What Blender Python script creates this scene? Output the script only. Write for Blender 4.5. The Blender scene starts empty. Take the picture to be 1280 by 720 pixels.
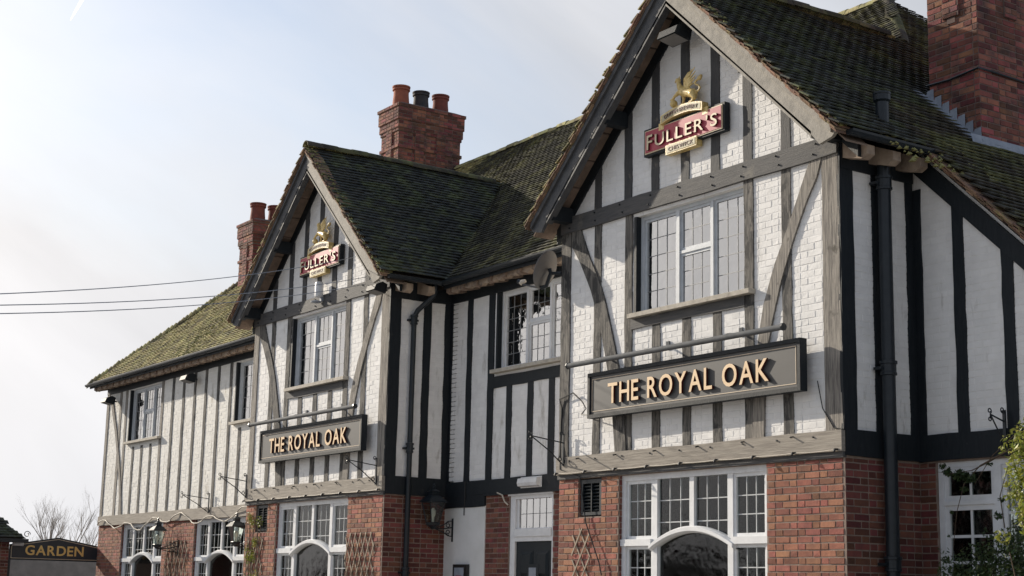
import bpy, bmesh, math, random
import numpy as np
from mathutils import Vector, Matrix
R = math.radians
random.seed(7); rng = np.random.default_rng(7)
sc = bpy.context.scene
col = sc.collection

# ------------------------------------------------------------------ camera
CR = np.array([[0.5571459454224461, 0.8301241243717529, 0.02196209542277982],
               [-0.14777281486041988, 0.12513483596647007, -0.9810731206265273],
               [-0.8171606884129686, 0.5433555106591589, 0.1923881450317769]])
CP = np.array([11.57, -11.891, 1.5])
cam = bpy.data.cameras.new('camera'); cam.sensor_width = 36; cam.lens = 1950/1280*36
cam.clip_start = .1; cam.clip_end = 20000
co = bpy.data.objects.new('camera', cam); col.objects.link(co)
co.matrix_world = Matrix(((CR[0][0], -CR[1][0], -CR[2][0], CP[0]),
                          (CR[0][1], -CR[1][1], -CR[2][1], CP[1]),
                          (CR[0][2], -CR[1][2], -CR[2][2], CP[2]), (0, 0, 0, 1)))
sc.camera = co
def at(px, py, ax, val):
    """point where the sight line of photo pixel (px,py) meets the plane axis=val"""
    d = CR.T @ np.array([(px-640)/1950, (py-360)/1950, 1.]); t = (val-CP[ax])/d[ax]
    return CP+d*t
def pix(p):
    v = CR @ (np.array(p, float)-CP); return 640+1950*v[0]/v[2], 360+1950*v[1]/v[2], v[2]

# ------------------------------------------------------------------ light
SUN = Vector((1., .29, -.42)).normalized()
EL = math.asin(-SUN.z); AZ = math.atan2(-SUN.x, -SUN.y)      # clockwise from +Y
w = bpy.data.worlds.new('World'); sc.world = w; w.use_nodes = True
nt = w.node_tree; nt.nodes.clear(); N = nt.nodes.new; Lk = nt.links.new
wo = N('ShaderNodeOutputWorld'); bg = N('ShaderNodeBackground'); sky = N('ShaderNodeTexSky')
sky.sky_type = 'NISHITA'; sky.sun_disc = False; sky.sun_elevation = EL; sky.sun_rotation = AZ
sky.air_density = 1.0; sky.dust_density = 1.6; sky.ozone_density = 1.2
tc = N('ShaderNodeTexCoord'); mp = N('ShaderNodeMapping')
mp.vector_type = 'TEXTURE'; STR = Vector((.357, .739, -.571)).to_track_quat('X', 'Z').to_euler(); mp.inputs['Rotation'].default_value = STR; mp.inputs['Scale'].default_value = (1.3, .40, .42)
n1 = N('ShaderNodeTexNoise'); n1.inputs['Scale'].default_value = 1.35; n1.inputs['Detail'].default_value = 7; n1.inputs['Roughness'].default_value = .52
n1.inputs['Distortion'].default_value = .35
rp = N('ShaderNodeValToRGB'); rp.color_ramp.elements[0].position = .38; rp.color_ramp.elements[1].position = .60
sep = N('ShaderNodeSeparateXYZ')
hz = N('ShaderNodeMapRange'); hz.inputs['From Min'].default_value = .0; hz.inputs['From Max'].default_value = .55
hz.inputs['To Min'].default_value = .95; hz.inputs['To Max'].default_value = -.18
am = N('ShaderNodeMath'); am.operation = 'MULTIPLY_ADD'; am.use_clamp = True; am.inputs[1].default_value = .80
mx = N('ShaderNodeMixRGB')
# thin cloud glows brighter towards the sun (forward scattering)
dt = N('ShaderNodeVectorMath'); dt.operation = 'DOT_PRODUCT'; dt.inputs[1].default_value = tuple(-SUN)
cl_ = N('ShaderNodeMath'); cl_.operation = 'MAXIMUM'; cl_.inputs[1].default_value = 0
pw = N('ShaderNodeMath'); pw.operation = 'POWER'; pw.inputs[1].default_value = 4.5
gl_ = N('ShaderNodeMath'); gl_.operation = 'MULTIPLY_ADD'; gl_.inputs[1].default_value = 1; gl_.inputs[2].default_value = 0
vs_ = N('ShaderNodeVectorMath'); vs_.operation = 'SCALE'; vs_.inputs[0].default_value = (5.2, 4.5, 3.7)
va_ = N('ShaderNodeVectorMath'); va_.operation = 'ADD'; va_.inputs[1].default_value = (4.05, 4.25, 4.65)
Lk(tc.outputs['Generated'], dt.inputs[0]); Lk(dt.outputs['Value'], cl_.inputs[0]); Lk(cl_.outputs[0], pw.inputs[0]); Lk(pw.outputs[0], gl_.inputs[0]); Lk(gl_.outputs[0], vs_.inputs['Scale']); Lk(vs_.outputs[0], va_.inputs[0])
n2 = N('ShaderNodeTexNoise'); n2.inputs['Scale'].default_value = 2.1; n2.inputs['Detail'].default_value = 8; n2.inputs['Roughness'].default_value = .55; n2.inputs['Distortion'].default_value = .5
m2_ = N('ShaderNodeMapping'); m2_.vector_type = 'TEXTURE'; m2_.inputs['Rotation'].default_value = STR; m2_.inputs['Scale'].default_value = (1.5, .36, .40); m2_.inputs['Location'].default_value = (.3, .1, .2)
r2_ = N('ShaderNodeMapRange'); r2_.inputs['From Min'].default_value = .36; r2_.inputs['From Max'].default_value = .64; r2_.inputs['To Min'].default_value = .90; r2_.inputs['To Max'].default_value = 1.08
vm_ = N('ShaderNodeVectorMath'); vm_.operation = 'SCALE'
Lk(tc.outputs['Generated'], m2_.inputs['Vector']); Lk(m2_.outputs[0], n2.inputs['Vector']); Lk(n2.outputs['Fac'], r2_.inputs['Value']); Lk(va_.outputs[0], vm_.inputs[0]); Lk(r2_.outputs[0], vm_.inputs['Scale']); Lk(vm_.outputs[0], mx.inputs['Color2'])
Lk(tc.outputs['Generated'], mp.inputs['Vector']); Lk(mp.outputs[0], n1.inputs['Vector']); Lk(n1.outputs['Fac'], rp.inputs['Fac'])
Lk(tc.outputs['Generated'], sep.inputs[0]); Lk(sep.outputs['Z'], hz.inputs['Value'])
Lk(rp.outputs['Color'], am.inputs[0]); Lk(hz.outputs[0], am.inputs[2]); Lk(am.outputs[0], mx.inputs['Fac'])
Lk(sky.outputs[0], mx.inputs['Color1']); Lk(mx.outputs[0], bg.inputs['Color']); bg.inputs['Strength'].default_value = .11
Lk(bg.outputs[0], wo.inputs['Surface'])
sl = bpy.data.lights.new('sun', 'SUN'); sl.energy = 4.5; sl.angle = R(.6); sl.color = (1, .90, .76)
so = bpy.data.objects.new('sun', sl); col.objects.link(so); so.rotation_euler = SUN.to_track_quat('-Z', 'Y').to_euler(); so.location = (-20, -20, 30)
sc.view_settings.view_transform = 'Standard'; sc.view_settings.look = 'None'; sc.view_settings.exposure = .43; sc.view_settings.gamma = 1

# ------------------------------------------------------------------ materials
M = {}
def mat(name, c1, c2=None, rough=.75, ns=6, stretch=(1, 1, 1), bump=0, bs=40, var=0, c3=None, n3=1.2, t3=.55, w3=.12, metal=0, spec=.4, det=6, lo=.35, hi=.65, bstretch=None, st3=(1, 1, 1)):
    m = bpy.data.materials.new(name); m.use_nodes = True; t = m.node_tree; P = t.nodes['Principled BSDF']
    P.inputs['Roughness'].default_value = rough; P.inputs['Metallic'].default_value = metal; P.inputs['Specular IOR Level'].default_value = spec
    g = t.nodes.new('ShaderNodeNewGeometry')
    def noise(scale, st, detail=6, rgh=.6):
        mm = t.nodes.new('ShaderNodeMapping'); mm.inputs['Scale'].default_value = st
        n = t.nodes.new('ShaderNodeTexNoise'); n.inputs['Scale'].default_value = scale; n.inputs['Detail'].default_value = detail; n.inputs['Roughness'].default_value = rgh
        t.links.new(g.outputs['Position'], mm.inputs['Vector']); t.links.new(mm.outputs[0], n.inputs['Vector']); return n.outputs['Fac']
    def ramp(src, a, b):
        r = t.nodes.new('ShaderNodeMapRange'); r.inputs['From Min'].default_value = a; r.inputs['From Max'].default_value = b
        t.links.new(src, r.inputs['Value']); return r.outputs[0]
    def mix(f, a, b):
        x = t.nodes.new('ShaderNodeMixRGB')
        if hasattr(f, 'links') or not isinstance(f, float): t.links.new(f, x.inputs['Fac'])
        else: x.inputs['Fac'].default_value = f
        for v, s in ((a, 'Color1'), (b, 'Color2')):
            if isinstance(v, tuple): x.inputs[s].default_value = (*v, 1)
            else: t.links.new(v, x.inputs[s])
        return x.outputs[0]
    c2 = c2 or tuple(v*.8 for v in c1)
    out = mix(ramp(noise(ns, stretch, det), lo, hi), c1, c2)
    if c3: out = mix(ramp(noise(n3, st3, 7, .65), t3, t3+w3), out, c3)
    if var:
        at_ = t.nodes.new('ShaderNodeAttribute'); at_.attribute_name = 'tint'
        oi = t.nodes.new('ShaderNodeObjectInfo'); ad = t.nodes.new('ShaderNodeMath'); ad.operation = 'ADD'
        fr = t.nodes.new('ShaderNodeMath'); fr.operation = 'FRACT'
        t.links.new(at_.outputs['Fac'], ad.inputs[0]); t.links.new(oi.outputs['Random'], ad.inputs[1]); t.links.new(ad.outputs[0], fr.inputs[0])
        mr = t.nodes.new('ShaderNodeMapRange'); mr.inputs['To Min'].default_value = 1-var; mr.inputs['To Max'].default_value = 1+var
        t.links.new(fr.outputs[0], mr.inputs['Value'])
        hs = t.nodes.new('ShaderNodeHueSaturation'); t.links.new(mr.outputs[0], hs.inputs['Value']); t.links.new(out, hs.inputs['Color'])
        w2 = t.nodes.new('ShaderNodeTexWhiteNoise'); w2.noise_dimensions = '1D'; t.links.new(fr.outputs[0], w2.inputs['W'])
        m2 = t.nodes.new('ShaderNodeMapRange'); m2.inputs['To Min'].default_value = .5-.05*var; m2.inputs['To Max'].default_value = .5+.05*var
        t.links.new(w2.outputs['Value'], m2.inputs['Value']); t.links.new(m2.outputs[0], hs.inputs['Hue'])
        out = hs.outputs[0]
    t.links.new(out, P.inputs['Base Color'])
    if bump:
        b = t.nodes.new('ShaderNodeBump'); b.inputs['Distance'].default_value = bump; b.inputs['Strength'].default_value = 1
        t.links.new(noise(bs, bstretch or stretch, 5, .65), b.inputs['Height']); t.links.new(b.outputs[0], P.inputs['Normal'])
    M[name] = m; return m
mat('white_paint_brick', (.80, .79, .77), (.72, .71, .69), rough=.8, ns=3.5, bump=.004, bs=30, c3=(.40, .38, .34), n3=3.2, t3=.59, w3=.16, var=.035, st3=(1.6, 1.6, .45))
mat('white_render', (.72, .72, .71), (.64, .64, .62), rough=.85, ns=3, bump=.002, bs=60)
mat('cream_paint_brick', (.76, .745, .70), (.68, .665, .62), rough=.8, ns=3.5, bump=.004, bs=30, c3=(.40, .37, .31), n3=3.2, t3=.57, w3=.16, var=.035, st3=(1.6, 1.6, .45))
mat('black_timber', (.010, .014, .018), (.016, .020, .024), rough=.6, spec=.25, ns=8, stretch=(4, 4, .6), bump=.003, bs=30, c3=(.05, .05, .05), n3=5, t3=.66)
mat('grey_timber_upright', (.042, .044, .048), (.072, .070, .068), rough=.75, ns=12, stretch=(5, 5, .4), bump=.006, bs=22, c3=(.17, .15, .12), n3=3.0, t3=.6, w3=.08)
mat('worn_timber_upright', (.18, .168, .15), (.055, .053, .050), rough=.85, ns=12, stretch=(6, 6, .3), lo=.42, hi=.60, bump=.012, bs=22, c3=(.045, .044, .043), n3=4.5, t3=.50, w3=.07, st3=(2, 2, .8))
mat('tan_timber_upright', (.30, .275, .24), (.12, .11, .10), rough=.85, ns=12, stretch=(6, 6, .3), lo=.42, hi=.62, bump=.010, bs=22, c3=(.10, .09, .075), n3=3.5, t3=.6, w3=.08)
mat('grey_timber_beam', (.060, .061, .064), (.095, .092, .089), rough=.75, ns=10, stretch=(.4, 5, 5), bump=.005, bs=20, c3=(.15, .14, .12), n3=2.5, t3=.6)
mat('tan_timber_beam', (.36, .325, .275), (.23, .205, .175), rough=.85, ns=10, stretch=(.3, 5, 5), bump=.006, bs=18, c3=(.16, .145, .12), n3=2.0, t3=.64)
mat('black_metal', (.008, .013, .018), (.014, .019, .024), rough=.38, ns=10, bump=.001, bs=30)
mat('lead', (.30, .33, .38), (.22, .25, .30), rough=.6, ns=9, bump=.004, bs=20)
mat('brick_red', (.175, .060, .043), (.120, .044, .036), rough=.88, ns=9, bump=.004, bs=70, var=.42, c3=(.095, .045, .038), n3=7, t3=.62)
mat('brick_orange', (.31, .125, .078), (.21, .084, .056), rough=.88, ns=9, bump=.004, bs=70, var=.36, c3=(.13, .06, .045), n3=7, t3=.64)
mat('chimney_brick', (.26, .088, .060), (.15, .058, .046), rough=.88, ns=5, bump=.004, bs=60, var=.5, c3=(.045, .032, .034), n3=2.2, t3=.5, w3=.2)
mat('mortar', (.29, .22, .18), (.20, .155, .13), rough=.95, ns=12, bump=.003, bs=90)
mat('chimney_mortar', (.20, .14, .115), (.12, .085, .075), rough=.95, ns=6, bump=.003, bs=90)
mat('tile_dark', (.032, .037, .034), (.052, .051, .043), rough=.9, ns=7, bump=.005, bs=35, var=.36, c3=(.085, .098, .045), n3=2.8, t3=.47, w3=.16)
mat('tile_green', (.040, .036, .028), (.065, .055, .038), rough=.9, ns=7, bump=.005, bs=35, var=.38, c3=(.12, .12, .05), n3=2.0, t3=.47, w3=.12)
mat('tile_olive', (.040, .040, .030), (.060, .056, .040), rough=.9, ns=7, bump=.004, bs=35, var=.3, c3=(.15, .145, .07), n3=2.4, t3=.48, w3=.14)
mat('tile_mossy', (.19, .168, .105), (.13, .115, .075), rough=.95, ns=9, bump=.010, bs=28, var=.4, c3=(.36, .325, .16), n3=3.6, t3=.40, w3=.10)
mat('tile_edge', (.27, .16, .10), (.18, .12, .085), rough=.9, ns=9, bump=.006, bs=40, var=.4, c3=(.20, .18, .07), n3=6, t3=.55)
mat('moss', (.32, .29, .11), (.18, .17, .065), rough=1, ns=25, bump=.01, bs=60)
mat('roof_deck', (.045, .035, .03), (.03, .025, .02), rough=.95)
mat('soffit', (.26, .19, .15), (.17, .13, .10), rough=.9, ns=9, bump=.003)
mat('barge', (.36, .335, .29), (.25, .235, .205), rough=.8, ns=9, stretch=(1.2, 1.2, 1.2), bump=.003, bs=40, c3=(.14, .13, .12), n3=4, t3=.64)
mat('barge_shaded', (.055, .058, .064), (.085, .086, .088), rough=.7, ns=9, bump=.003, bs=40, c3=(.14, .135, .13), n3=4, t3=.66)  # shade under the left verges put into the board colour
mat('rafter_end', (.42, .33, .25), (.26, .20, .155), rough=.9, ns=6, bump=.003, bs=40, c3=(.12, .10, .085), n3=6, t3=.6)
mat('white_frame', (.74, .75, .76), (.65, .66, .67), rough=.45, ns=8, bump=.001, bs=40, c3=(.45, .44, .42), n3=7, t3=.68)
mat('grey_frame', (.54, .57, .60), (.46, .49, .52), rough=.5, ns=8, bump=.001, bs=40)
mat('stone_sill', (.50, .46, .39), (.36, .33, .28), rough=.85, ns=10, bump=.003, bs=50, c3=(.2, .18, .14), n3=8, t3=.6)
mat('came_dark', (.24, .245, .25), rough=.5)
mat('came_light', (.52, .54, .55), rough=.5)
mat('dark_room', (.022, .026, .024), rough=.9)
mat('curtain_green', (.72, .78, .70), (.45, .52, .47), rough=.95, ns=4, stretch=(9, 9, .3))
mat('blind', (.88, .84, .78), (.74, .73, .71), rough=.95, ns=1.2, stretch=(3, 3, .6))
mat('sign_face', (.042, .042, .042), (.05, .05, .05), rough=.45, ns=2)
mat('gold', (.82, .61, .38), (.74, .52, .30), rough=.4, ns=12)
mat('maroon', (.10, .016, .012), rough=.5)
mat('sign_trim', (.62, .50, .36), (.48, .40, .30), rough=.5)
mat('fuller_red', (.40, .045, .075), (.34, .04, .065), rough=.5, ns=8)
mat('cream_letter', (.72, .62, .42), (.60, .50, .33), rough=.5)
mat('gilt', (.78, .60, .26), (.52, .37, .13), rough=.4, ns=22, bump=.004, bs=60)
mat('gilt_dull', (.46, .41, .26), (.36, .32, .20), rough=.5, ns=10)
mat('steel_tube', (.10, .105, .11), (.14, .145, .15), rough=.8, metal=.0, spec=.15)
mat('plastic_white', (.70, .71, .72), rough=.4)
mat('terracotta', (.36, .115, .065), (.26, .085, .055), rough=.85, ns=7, bump=.003)
mat('terracotta_dark', (.035, .035, .04), (.06, .05, .048), rough=.8, ns=7)
mat('terracotta_red', (.23, .065, .045), (.15, .05, .04), rough=.85, ns=7)
mat('dish_grey', (.12, .12, .12), (.17, .15, .135), rough=.5, ns=4)
mat('cable', (.03, .03, .03), rough=.6)
mat('cable_pale', (.55, .50, .42), rough=.7)
mat('bulb_glass', (.75, .72, .66), rough=.25)
mat('trellis_wood', (.40, .33, .25), (.27, .22, .17), rough=.85, ns=18, bump=.002)
mat('bare_bark', (.30, .26, .22), (.22, .19, .16), rough=.95, ns=20)
mat('twig', (.13, .095, .065), (.08, .06, .045), rough=.95, ns=20)
mat('pale_gravel', (.33, .315, .295), (.27, .26, .245), rough=.95, ns=30, bump=.004, bs=150)  # unseen ground, kept pale to bounce light up the walls
mat('paving', (.34, .31, .27), (.26, .24, .21), rough=.9, ns=8, bump=.003, bs=60)
mat('rendered_wall', (.22, .215, .21), (.16, .158, .155), rough=.95, ns=3, bump=.004, bs=30, c3=(.17, .17, .16), n3=5, t3=.55)
mat('door_black', (.006, .012, .017), (.011, .017, .022), rough=.5, spec=.25, ns=6)
mat('notice', (.025, .025, .025), rough=.3)
mat('notice_red', (.45, .04, .06), rough=.5)
mat('vapour', (.9, .9, .9), rough=1)
_t = M['vapour'].node_tree; _tr = _t.nodes.new('ShaderNodeBsdfTranslucent'); _tr.inputs['Color'].default_value = (1, 1, 1, 1); _a = _t.nodes.new('ShaderNodeAddShader')
_t.links.new(_t.nodes['Principled BSDF'].outputs[0], _a.inputs[0]); _t.links.new(_tr.outputs[0], _a.inputs[1]); _b = _t.nodes.new('ShaderNodeBsdfTransparent'); _c = _t.nodes.new('ShaderNodeMixShader'); _c.inputs[0].default_value = .3; _t.links.new(_b.outputs[0], _c.inputs[1]); _t.links.new(_a.outputs[0], _c.inputs[2]); _t.links.new(_c.outputs[0], _t.nodes['Material Output'].inputs['Surface'])
def leafmat(name, c1, c2, c3):
    m = mat(name, c1, c2, rough=.45, ns=5, c3=c3, n3=9, t3=.52, var=.35)
    P = m.node_tree.nodes['Principled BSDF']
    P.inputs['Transmission Weight'].default_value = 0
    tr = m.node_tree.nodes.new('ShaderNodeBsdfTranslucent'); ms = m.node_tree.nodes.new('ShaderNodeMixShader'); ms.inputs[0].default_value = .3
    src = P.inputs['Base Color'].links[0].from_socket
    m.node_tree.links.new(src, tr.inputs['Color']); o = m.node_tree.nodes['Material Output']
    m.node_tree.links.new(P.outputs[0], ms.inputs[1]); m.node_tree.links.new(tr.outputs[0], ms.inputs[2]); m.node_tree.links.new(ms.outputs[0], o.inputs['Surface'])
leafmat('leaf_bright', (.26, .28, .045), (.16, .20, .035), (.36, .33, .09))
leafmat('leaf_dark', (.035, .06, .022), (.05, .085, .028), (.09, .11, .035))
def glassmat(name, f0, tint):
    m = bpy.data.materials.new(name); m.use_nodes = True; t = m.node_tree; t.nodes.clear()
    o = t.nodes.new('ShaderNodeOutputMaterial'); mx_ = t.nodes.new('ShaderNodeMixShader'); tr = t.nodes.new('ShaderNodeBsdfTransparent'); gl = t.nodes.new('ShaderNodeBsdfGlossy')
    lw = t.nodes.new('ShaderNodeFresnel'); lw.inputs['IOR'].default_value = f0
    gl.inputs['Roughness'].default_value = .07 if f0 < 2 else .02; tr.inputs['Color'].default_value = (*tint, 1)
    n = t.nodes.new('ShaderNodeTexNoise'); n.inputs['Scale'].default_value = 7; b = t.nodes.new('ShaderNodeBump'); b.inputs['Distance'].default_value = .004; b.inputs['Strength'].default_value = .6
    g = t.nodes.new('ShaderNodeNewGeometry'); t.links.new(g.outputs['Position'], n.inputs['Vector']); t.links.new(n.outputs['Fac'], b.inputs['Height']); t.links.new(b.outputs[0], gl.inputs['Normal'])
    t.links.new(lw.outputs[0], mx_.inputs[0]); t.links.new(tr.outputs[0], mx_.inputs[1]); t.links.new(gl.outputs[0], mx_.inputs[2]); t.links.new(mx_.outputs[0], o.inputs['Surface']); M[name] = m
glassmat('glass', 8.0, (.9, .9, .88)); glassmat('glass_dark', 1.6, (.84, .90, .87))

# ------------------------------------------------------------------ mesh builder
def woff(o):
    v = Vector((0, 0, 0))
    while o: v += o.location; o = o.parent
    return v
class MB:
    def __init__(s): s.v = []; s.f = []; s.mi = []; s.t = []
    def add(s, vs, fs, mi=0, tint=0.):
        n = len(s.v); s.v += [tuple(map(float, a)) for a in vs]; s.f += [tuple(i+n for i in f) for f in fs]
        s.mi += [mi]*len(fs); s.t += [tint]*len(vs); return s
    def box(s, x0, x1, y0, y1, z0, z1, mi=0, tint=0.):
        return s.add([(x0, y0, z0), (x1, y0, z0), (x1, y1, z0), (x0, y1, z0), (x0, y0, z1), (x1, y0, z1), (x1, y1, z1), (x0, y1, z1)],
                     [(3, 2, 1, 0), (4, 5, 6, 7), (0, 1, 5, 4), (1, 2, 6, 5), (2, 3, 7, 6), (3, 0, 4, 7)], mi, tint)
    def prism(s, poly, d, mi=0, tint=0.):           # poly: 3D points, extruded by vector d
        n = len(poly); d = np.array(d, float); a = [tuple(p) for p in poly]; b = [tuple(np.array(p)+d) for p in poly]
        return s.add(a+b, [tuple(range(n-1, -1, -1)), tuple(range(n, 2*n))]+[(i, (i+1) % n, (i+1) % n+n, i+n) for i in range(n)], mi, tint)
    def tube(s, pts, r, n=8, mi=0, cap=True):
        pts = [Vector(p) for p in pts]; rs = r if isinstance(r, (list, tuple)) else [r]*len(pts)
        vs = []; fs = []; up = Vector((0, 0, 1)); pu = None
        for i, p in enumerate(pts):
            t = (pts[min(i+1, len(pts)-1)]-pts[max(i-1, 0)]); t = t.normalized() if t.length > 1e-9 else Vector((0, 0, 1))
            if pu is None:
                a = up if abs(t.z) < .9 else Vector((1, 0, 0)); u = t.cross(a).normalized()
            else:
                u = (pu - t*pu.dot(t)); u = u.normalized() if u.length > 1e-6 else t.orthogonal().normalized()
            pu = u; v = t.cross(u)
            for k in range(n):
                a = 2*math.pi*k/n; vs.append(p+(u*math.cos(a)+v*math.sin(a))*rs[i])
        for i in range(len(pts)-1):
            for k in range(n): fs.append((i*n+k, i*n+(k+1) % n, (i+1)*n+(k+1) % n, (i+1)*n+k))
        if cap: fs += [tuple(range(n-1, -1, -1)), tuple(range((len(pts)-1)*n, len(pts)*n))]
        return s.add(vs, fs, mi)
    def lathe(s, c, prof, n=16, mi=0, axis='z'):     # prof: (radius, height)
        vs = []; fs = []
        for r, h in prof:
            for k in range(n):
                a = 2*math.pi*k/n; x, y = r*math.cos(a), r*math.sin(a)
                vs.append((c[0]+x, c[1]+y, c[2]+h))
        m = len(prof)
        for i in range(m-1):
            for k in range(n): fs.append((i*n+k, i*n+(k+1) % n, (i+1)*n+(k+1) % n, (i+1)*n+k))
        fs += [tuple(range(n-1, -1, -1)), tuple(range((m-1)*n, m*n))]
        return s.add(vs, fs, mi)
    def build(s, name, mats, parent=None, smooth=False, org=None, **props):
        off = np.array(woff(parent)) if parent else np.zeros(3); o3 = np.array(org, float) if org is not None else off
        me = bpy.data.meshes.new(name); V = np.array(s.v)-o3
        me.from_pydata(V.tolist(), [], s.f); mats = mats if isinstance(mats, (list, tuple)) else [mats]
        for m in mats: me.materials.append(M[m] if isinstance(m, str) else m)
        me.polygons.foreach_set('material_index', s.mi)
        if any(s.t):
            a = me.attributes.new('tint', 'FLOAT', 'POINT'); a.data.foreach_set('value', s.t)
        bm = bmesh.new(); bm.from_mesh(me); bmesh.ops.recalc_face_normals(bm, faces=bm.faces); bm.to_mesh(me); bm.free()
        if smooth: me.polygons.foreach_set('use_smooth', [True]*len(me.polygons)); me.set_sharp_from_angle(angle=R(40))
        o = bpy.data.objects.new(name, me); col.objects.link(o); o.parent = parent
        if org is not None: o.location = Vector(o3-off)
        for k, v in props.items(): o[k] = v
        return o
def thing(name, loc, label, cat, group=None):
    o = bpy.data.objects.new(name, None); col.objects.link(o); o.location = Vector(loc); o['label'] = label; o['category'] = cat
    if group: o['group'] = group
    return o
def copy_tree(o, parent=None, label=None, shift=None):
    c = o.copy(); col.objects.link(c); c.parent = parent
    if label: c['label'] = label
    if shift is not None: c.location = o.location+Vector(shift)
    for ch in list(o.children): copy_tree(ch, c)
    return c
def mesh_raw(name, V, F, mats, parent, tint=None, **props):     # big arrays of quads
    me = bpy.data.meshes.new(name); nv = len(V); nf = len(F)
    me.vertices.add(nv); me.vertices.foreach_set('co', np.asarray(V, float).ravel())
    me.loops.add(nf*4); me.loops.foreach_set('vertex_index', np.asarray(F).ravel())
    me.polygons.add(nf); me.polygons.foreach_set('loop_start', np.arange(0, nf*4, 4))
    me.update(calc_edges=True); me.polygons.foreach_set('use_smooth', [False]*nf)
    if tint is not None: a = me.attributes.new('tint', 'FLOAT', 'POINT'); a.data.foreach_set('value', tint)
    for m in mats: me.materials.append(M[m])
    o = bpy.data.objects.new(name, me); col.objects.link(o); o.parent = parent
    for k, v in props.items(): o[k] = v
    return o

# ------------------------------------------------------------------ setting
MB().box(-400, 400, -400, 600, -.6, 0).build('ground', 'pale_gravel', kind='structure')
MB().box(-26.5, 6, -2.0, 1.2, .0, .06).build('pavement', 'paving', kind='structure')

# ================================================================== THE PUB
pub = thing('pub_building', (0, 0, 0), 'two storey white brick and black timber pub with twin gables and mossy roofs', 'pub')
DX = -9.76                       # the left gable is the right gable repeated this far along
YR = 1.12                        # recessed main wall
RC = -2.45; RZ = 9.02; S = .93   # gable ridge
def zgab(x, c=RC): return RZ-S*abs(x-c)
MS = .925
def zmain(y): return 6.38+MS*(y-.8)

# ---- bricks -------------------------------------------------------
class Bricks:
    """collects bricks laid on a vertical or any flat face: origin o, direction u, up (0,0,1), outward n"""
    def __init__(s): s.items = []
    def wall(s, o, u, n, u0, u1, z0, z1, holes=(), lim=None, proud=.006, L=.215, H=.065, J=.010, mi=0, jit=.0015, paint=False, bond='flemish'):
        o = np.array(o, float); u = np.array(u, float); n = np.array(n, float); row = int(round(z0/.075)); 
        z = row*.075
        while z < z1-.02:
            za, zb = max(z, z0), min(z+H, z1); zm = (za+zb)/2
            if zb-za > .02:
                ivs = [(u0, u1)]
                if lim:
                    l = lim(zb); ivs = [(max(u0, l[0]), min(u1, l[1]))] if l and l[1] > l[0] else []
                for h in holes:
                    if h[2] < zm < h[3]:
                        nv = []
                        for a, b in ivs:
                            if h[1] <= a or h[0] >= b: nv.append((a, b)); continue
                            if h[0] > a: nv.append((a, h[0]))
                            if h[1] < b: nv.append((h[1], b))
                        ivs = nv
                for a, b in ivs:
                    if b-a < .03: continue
                    if bond == 'flemish': seq = [L, (L-J)/2]; per = sum(seq)+2*J; st = -(row % 2)*(.75*L+J*.5+.05)
                    else: seq = [L, L] if row % 2 else [(L-J)/2]*2; per = sum(seq)+2*J; st = 0 if row % 2 else -.056
                    x = math.floor((a-u0)/per-1)*per+u0+st; k = 0
                    while x < b:
                        w_ = seq[k % 2]; k += 1
                        xa, xb = max(x, a), min(x+w_, b); x += w_+J
                        if xb-xa > .03: s.items.append((o+u*((xa+xb)/2)+np.array((0, 0, zm)), u, n, xb-xa, zb-za, proud+random.uniform(-jit, jit), random.random(), mi))
            z += H+J; row += 1
        return s
def piece_geo(it, tilt=.004, ch=.0):
    c, u, n, w_, h, p, t, mi = it
    hw, hh = w_/2, h/2; up = np.array((0, 0, 1.)); c0 = c-n*.004
    j = [p+random.uniform(-tilt, tilt)*.5 for _ in range(4)]; e = .0035
    back = [c0-u*hw-up*hh, c0+u*hw-up*hh, c0+u*hw+up*hh, c0-u*hw+up*hh]
    q = [(-1, -1), (1, -1), (1, 1), (-1, 1)]
    front = [c+u*a*(hw-e+random.uniform(-.0025, .001))+up*b*(hh-e+random.uniform(-.0025, .001))+n*max(jj, .001) for (a, b), jj in zip(q, j)]
    return back+front
QF = [(4, 5, 6, 7), (0, 1, 5, 4), (1, 2, 6, 5), (2, 3, 7, 6), (3, 0, 4, 7)]
def score(c, n, area):
    x, y, d = pix(c)
    if d < .5 or not (-5 < x < 1285 and -5 < y < 725): return 0
    v = CP-c; v = v/np.linalg.norm(v); return area*max(0, float(v@n))/d**2
def fixn(vs, fs, n):
    a, b, c = (np.array(vs[fs[0][i]]) for i in (0, 1, 2))
    return [tuple(reversed(f)) for f in fs] if np.cross(b-a, c-a)@n < 0 else fs
def emit(B, name, stuffname, mats, parent, nobj=300, tilt=.004, occ=None):
    its = B.items; sc_ = [0 if (occ and occ(i[0])) else score(i[0], i[2], i[3]*i[4]) for i in its]
    order = sorted(range(len(its)), key=lambda i: -sc_[i]); top = set(i for i in order[:nobj] if sc_[i] > 0)
    off = np.array(woff(parent)); cache = {}
    V = []; F = []; T = []; MI = []
    for i, it in enumerate(its):
        if i in top:
            c, u, n, w_, h, p, t, mi = it
            key = (round(w_, 2), round(h, 3), tuple(np.round(n, 2)), mi, random.randrange(3))
            me = cache.get(key)
            if me is None:
                g = piece_geo((np.zeros(3), u, n, w_, h, p, t, mi), tilt); fs = fixn(g, QF, n)
                me = bpy.data.meshes.new(name); me.from_pydata([tuple(map(float, x)) for x in g], [], fs); me.materials.append(M[mats[mi]]); cache[key] = me
            o = bpy.data.objects.new(name, me); col.objects.link(o); o.parent = parent; o.location = Vector(c-off)
        else:
            g = piece_geo(it, tilt); k = len(V); V += g; fs = fixn(g, QF, it[2]); F += [tuple(a+k for a in f) for f in fs]; T += [it[6]]*8; MI += [it[7]]*5
    if V:
        o = mesh_raw(stuffname, np.array(V)-off, F, mats, parent, T, kind='stuff'); o.data.polygons.foreach_set('material_index', MI)

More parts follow.
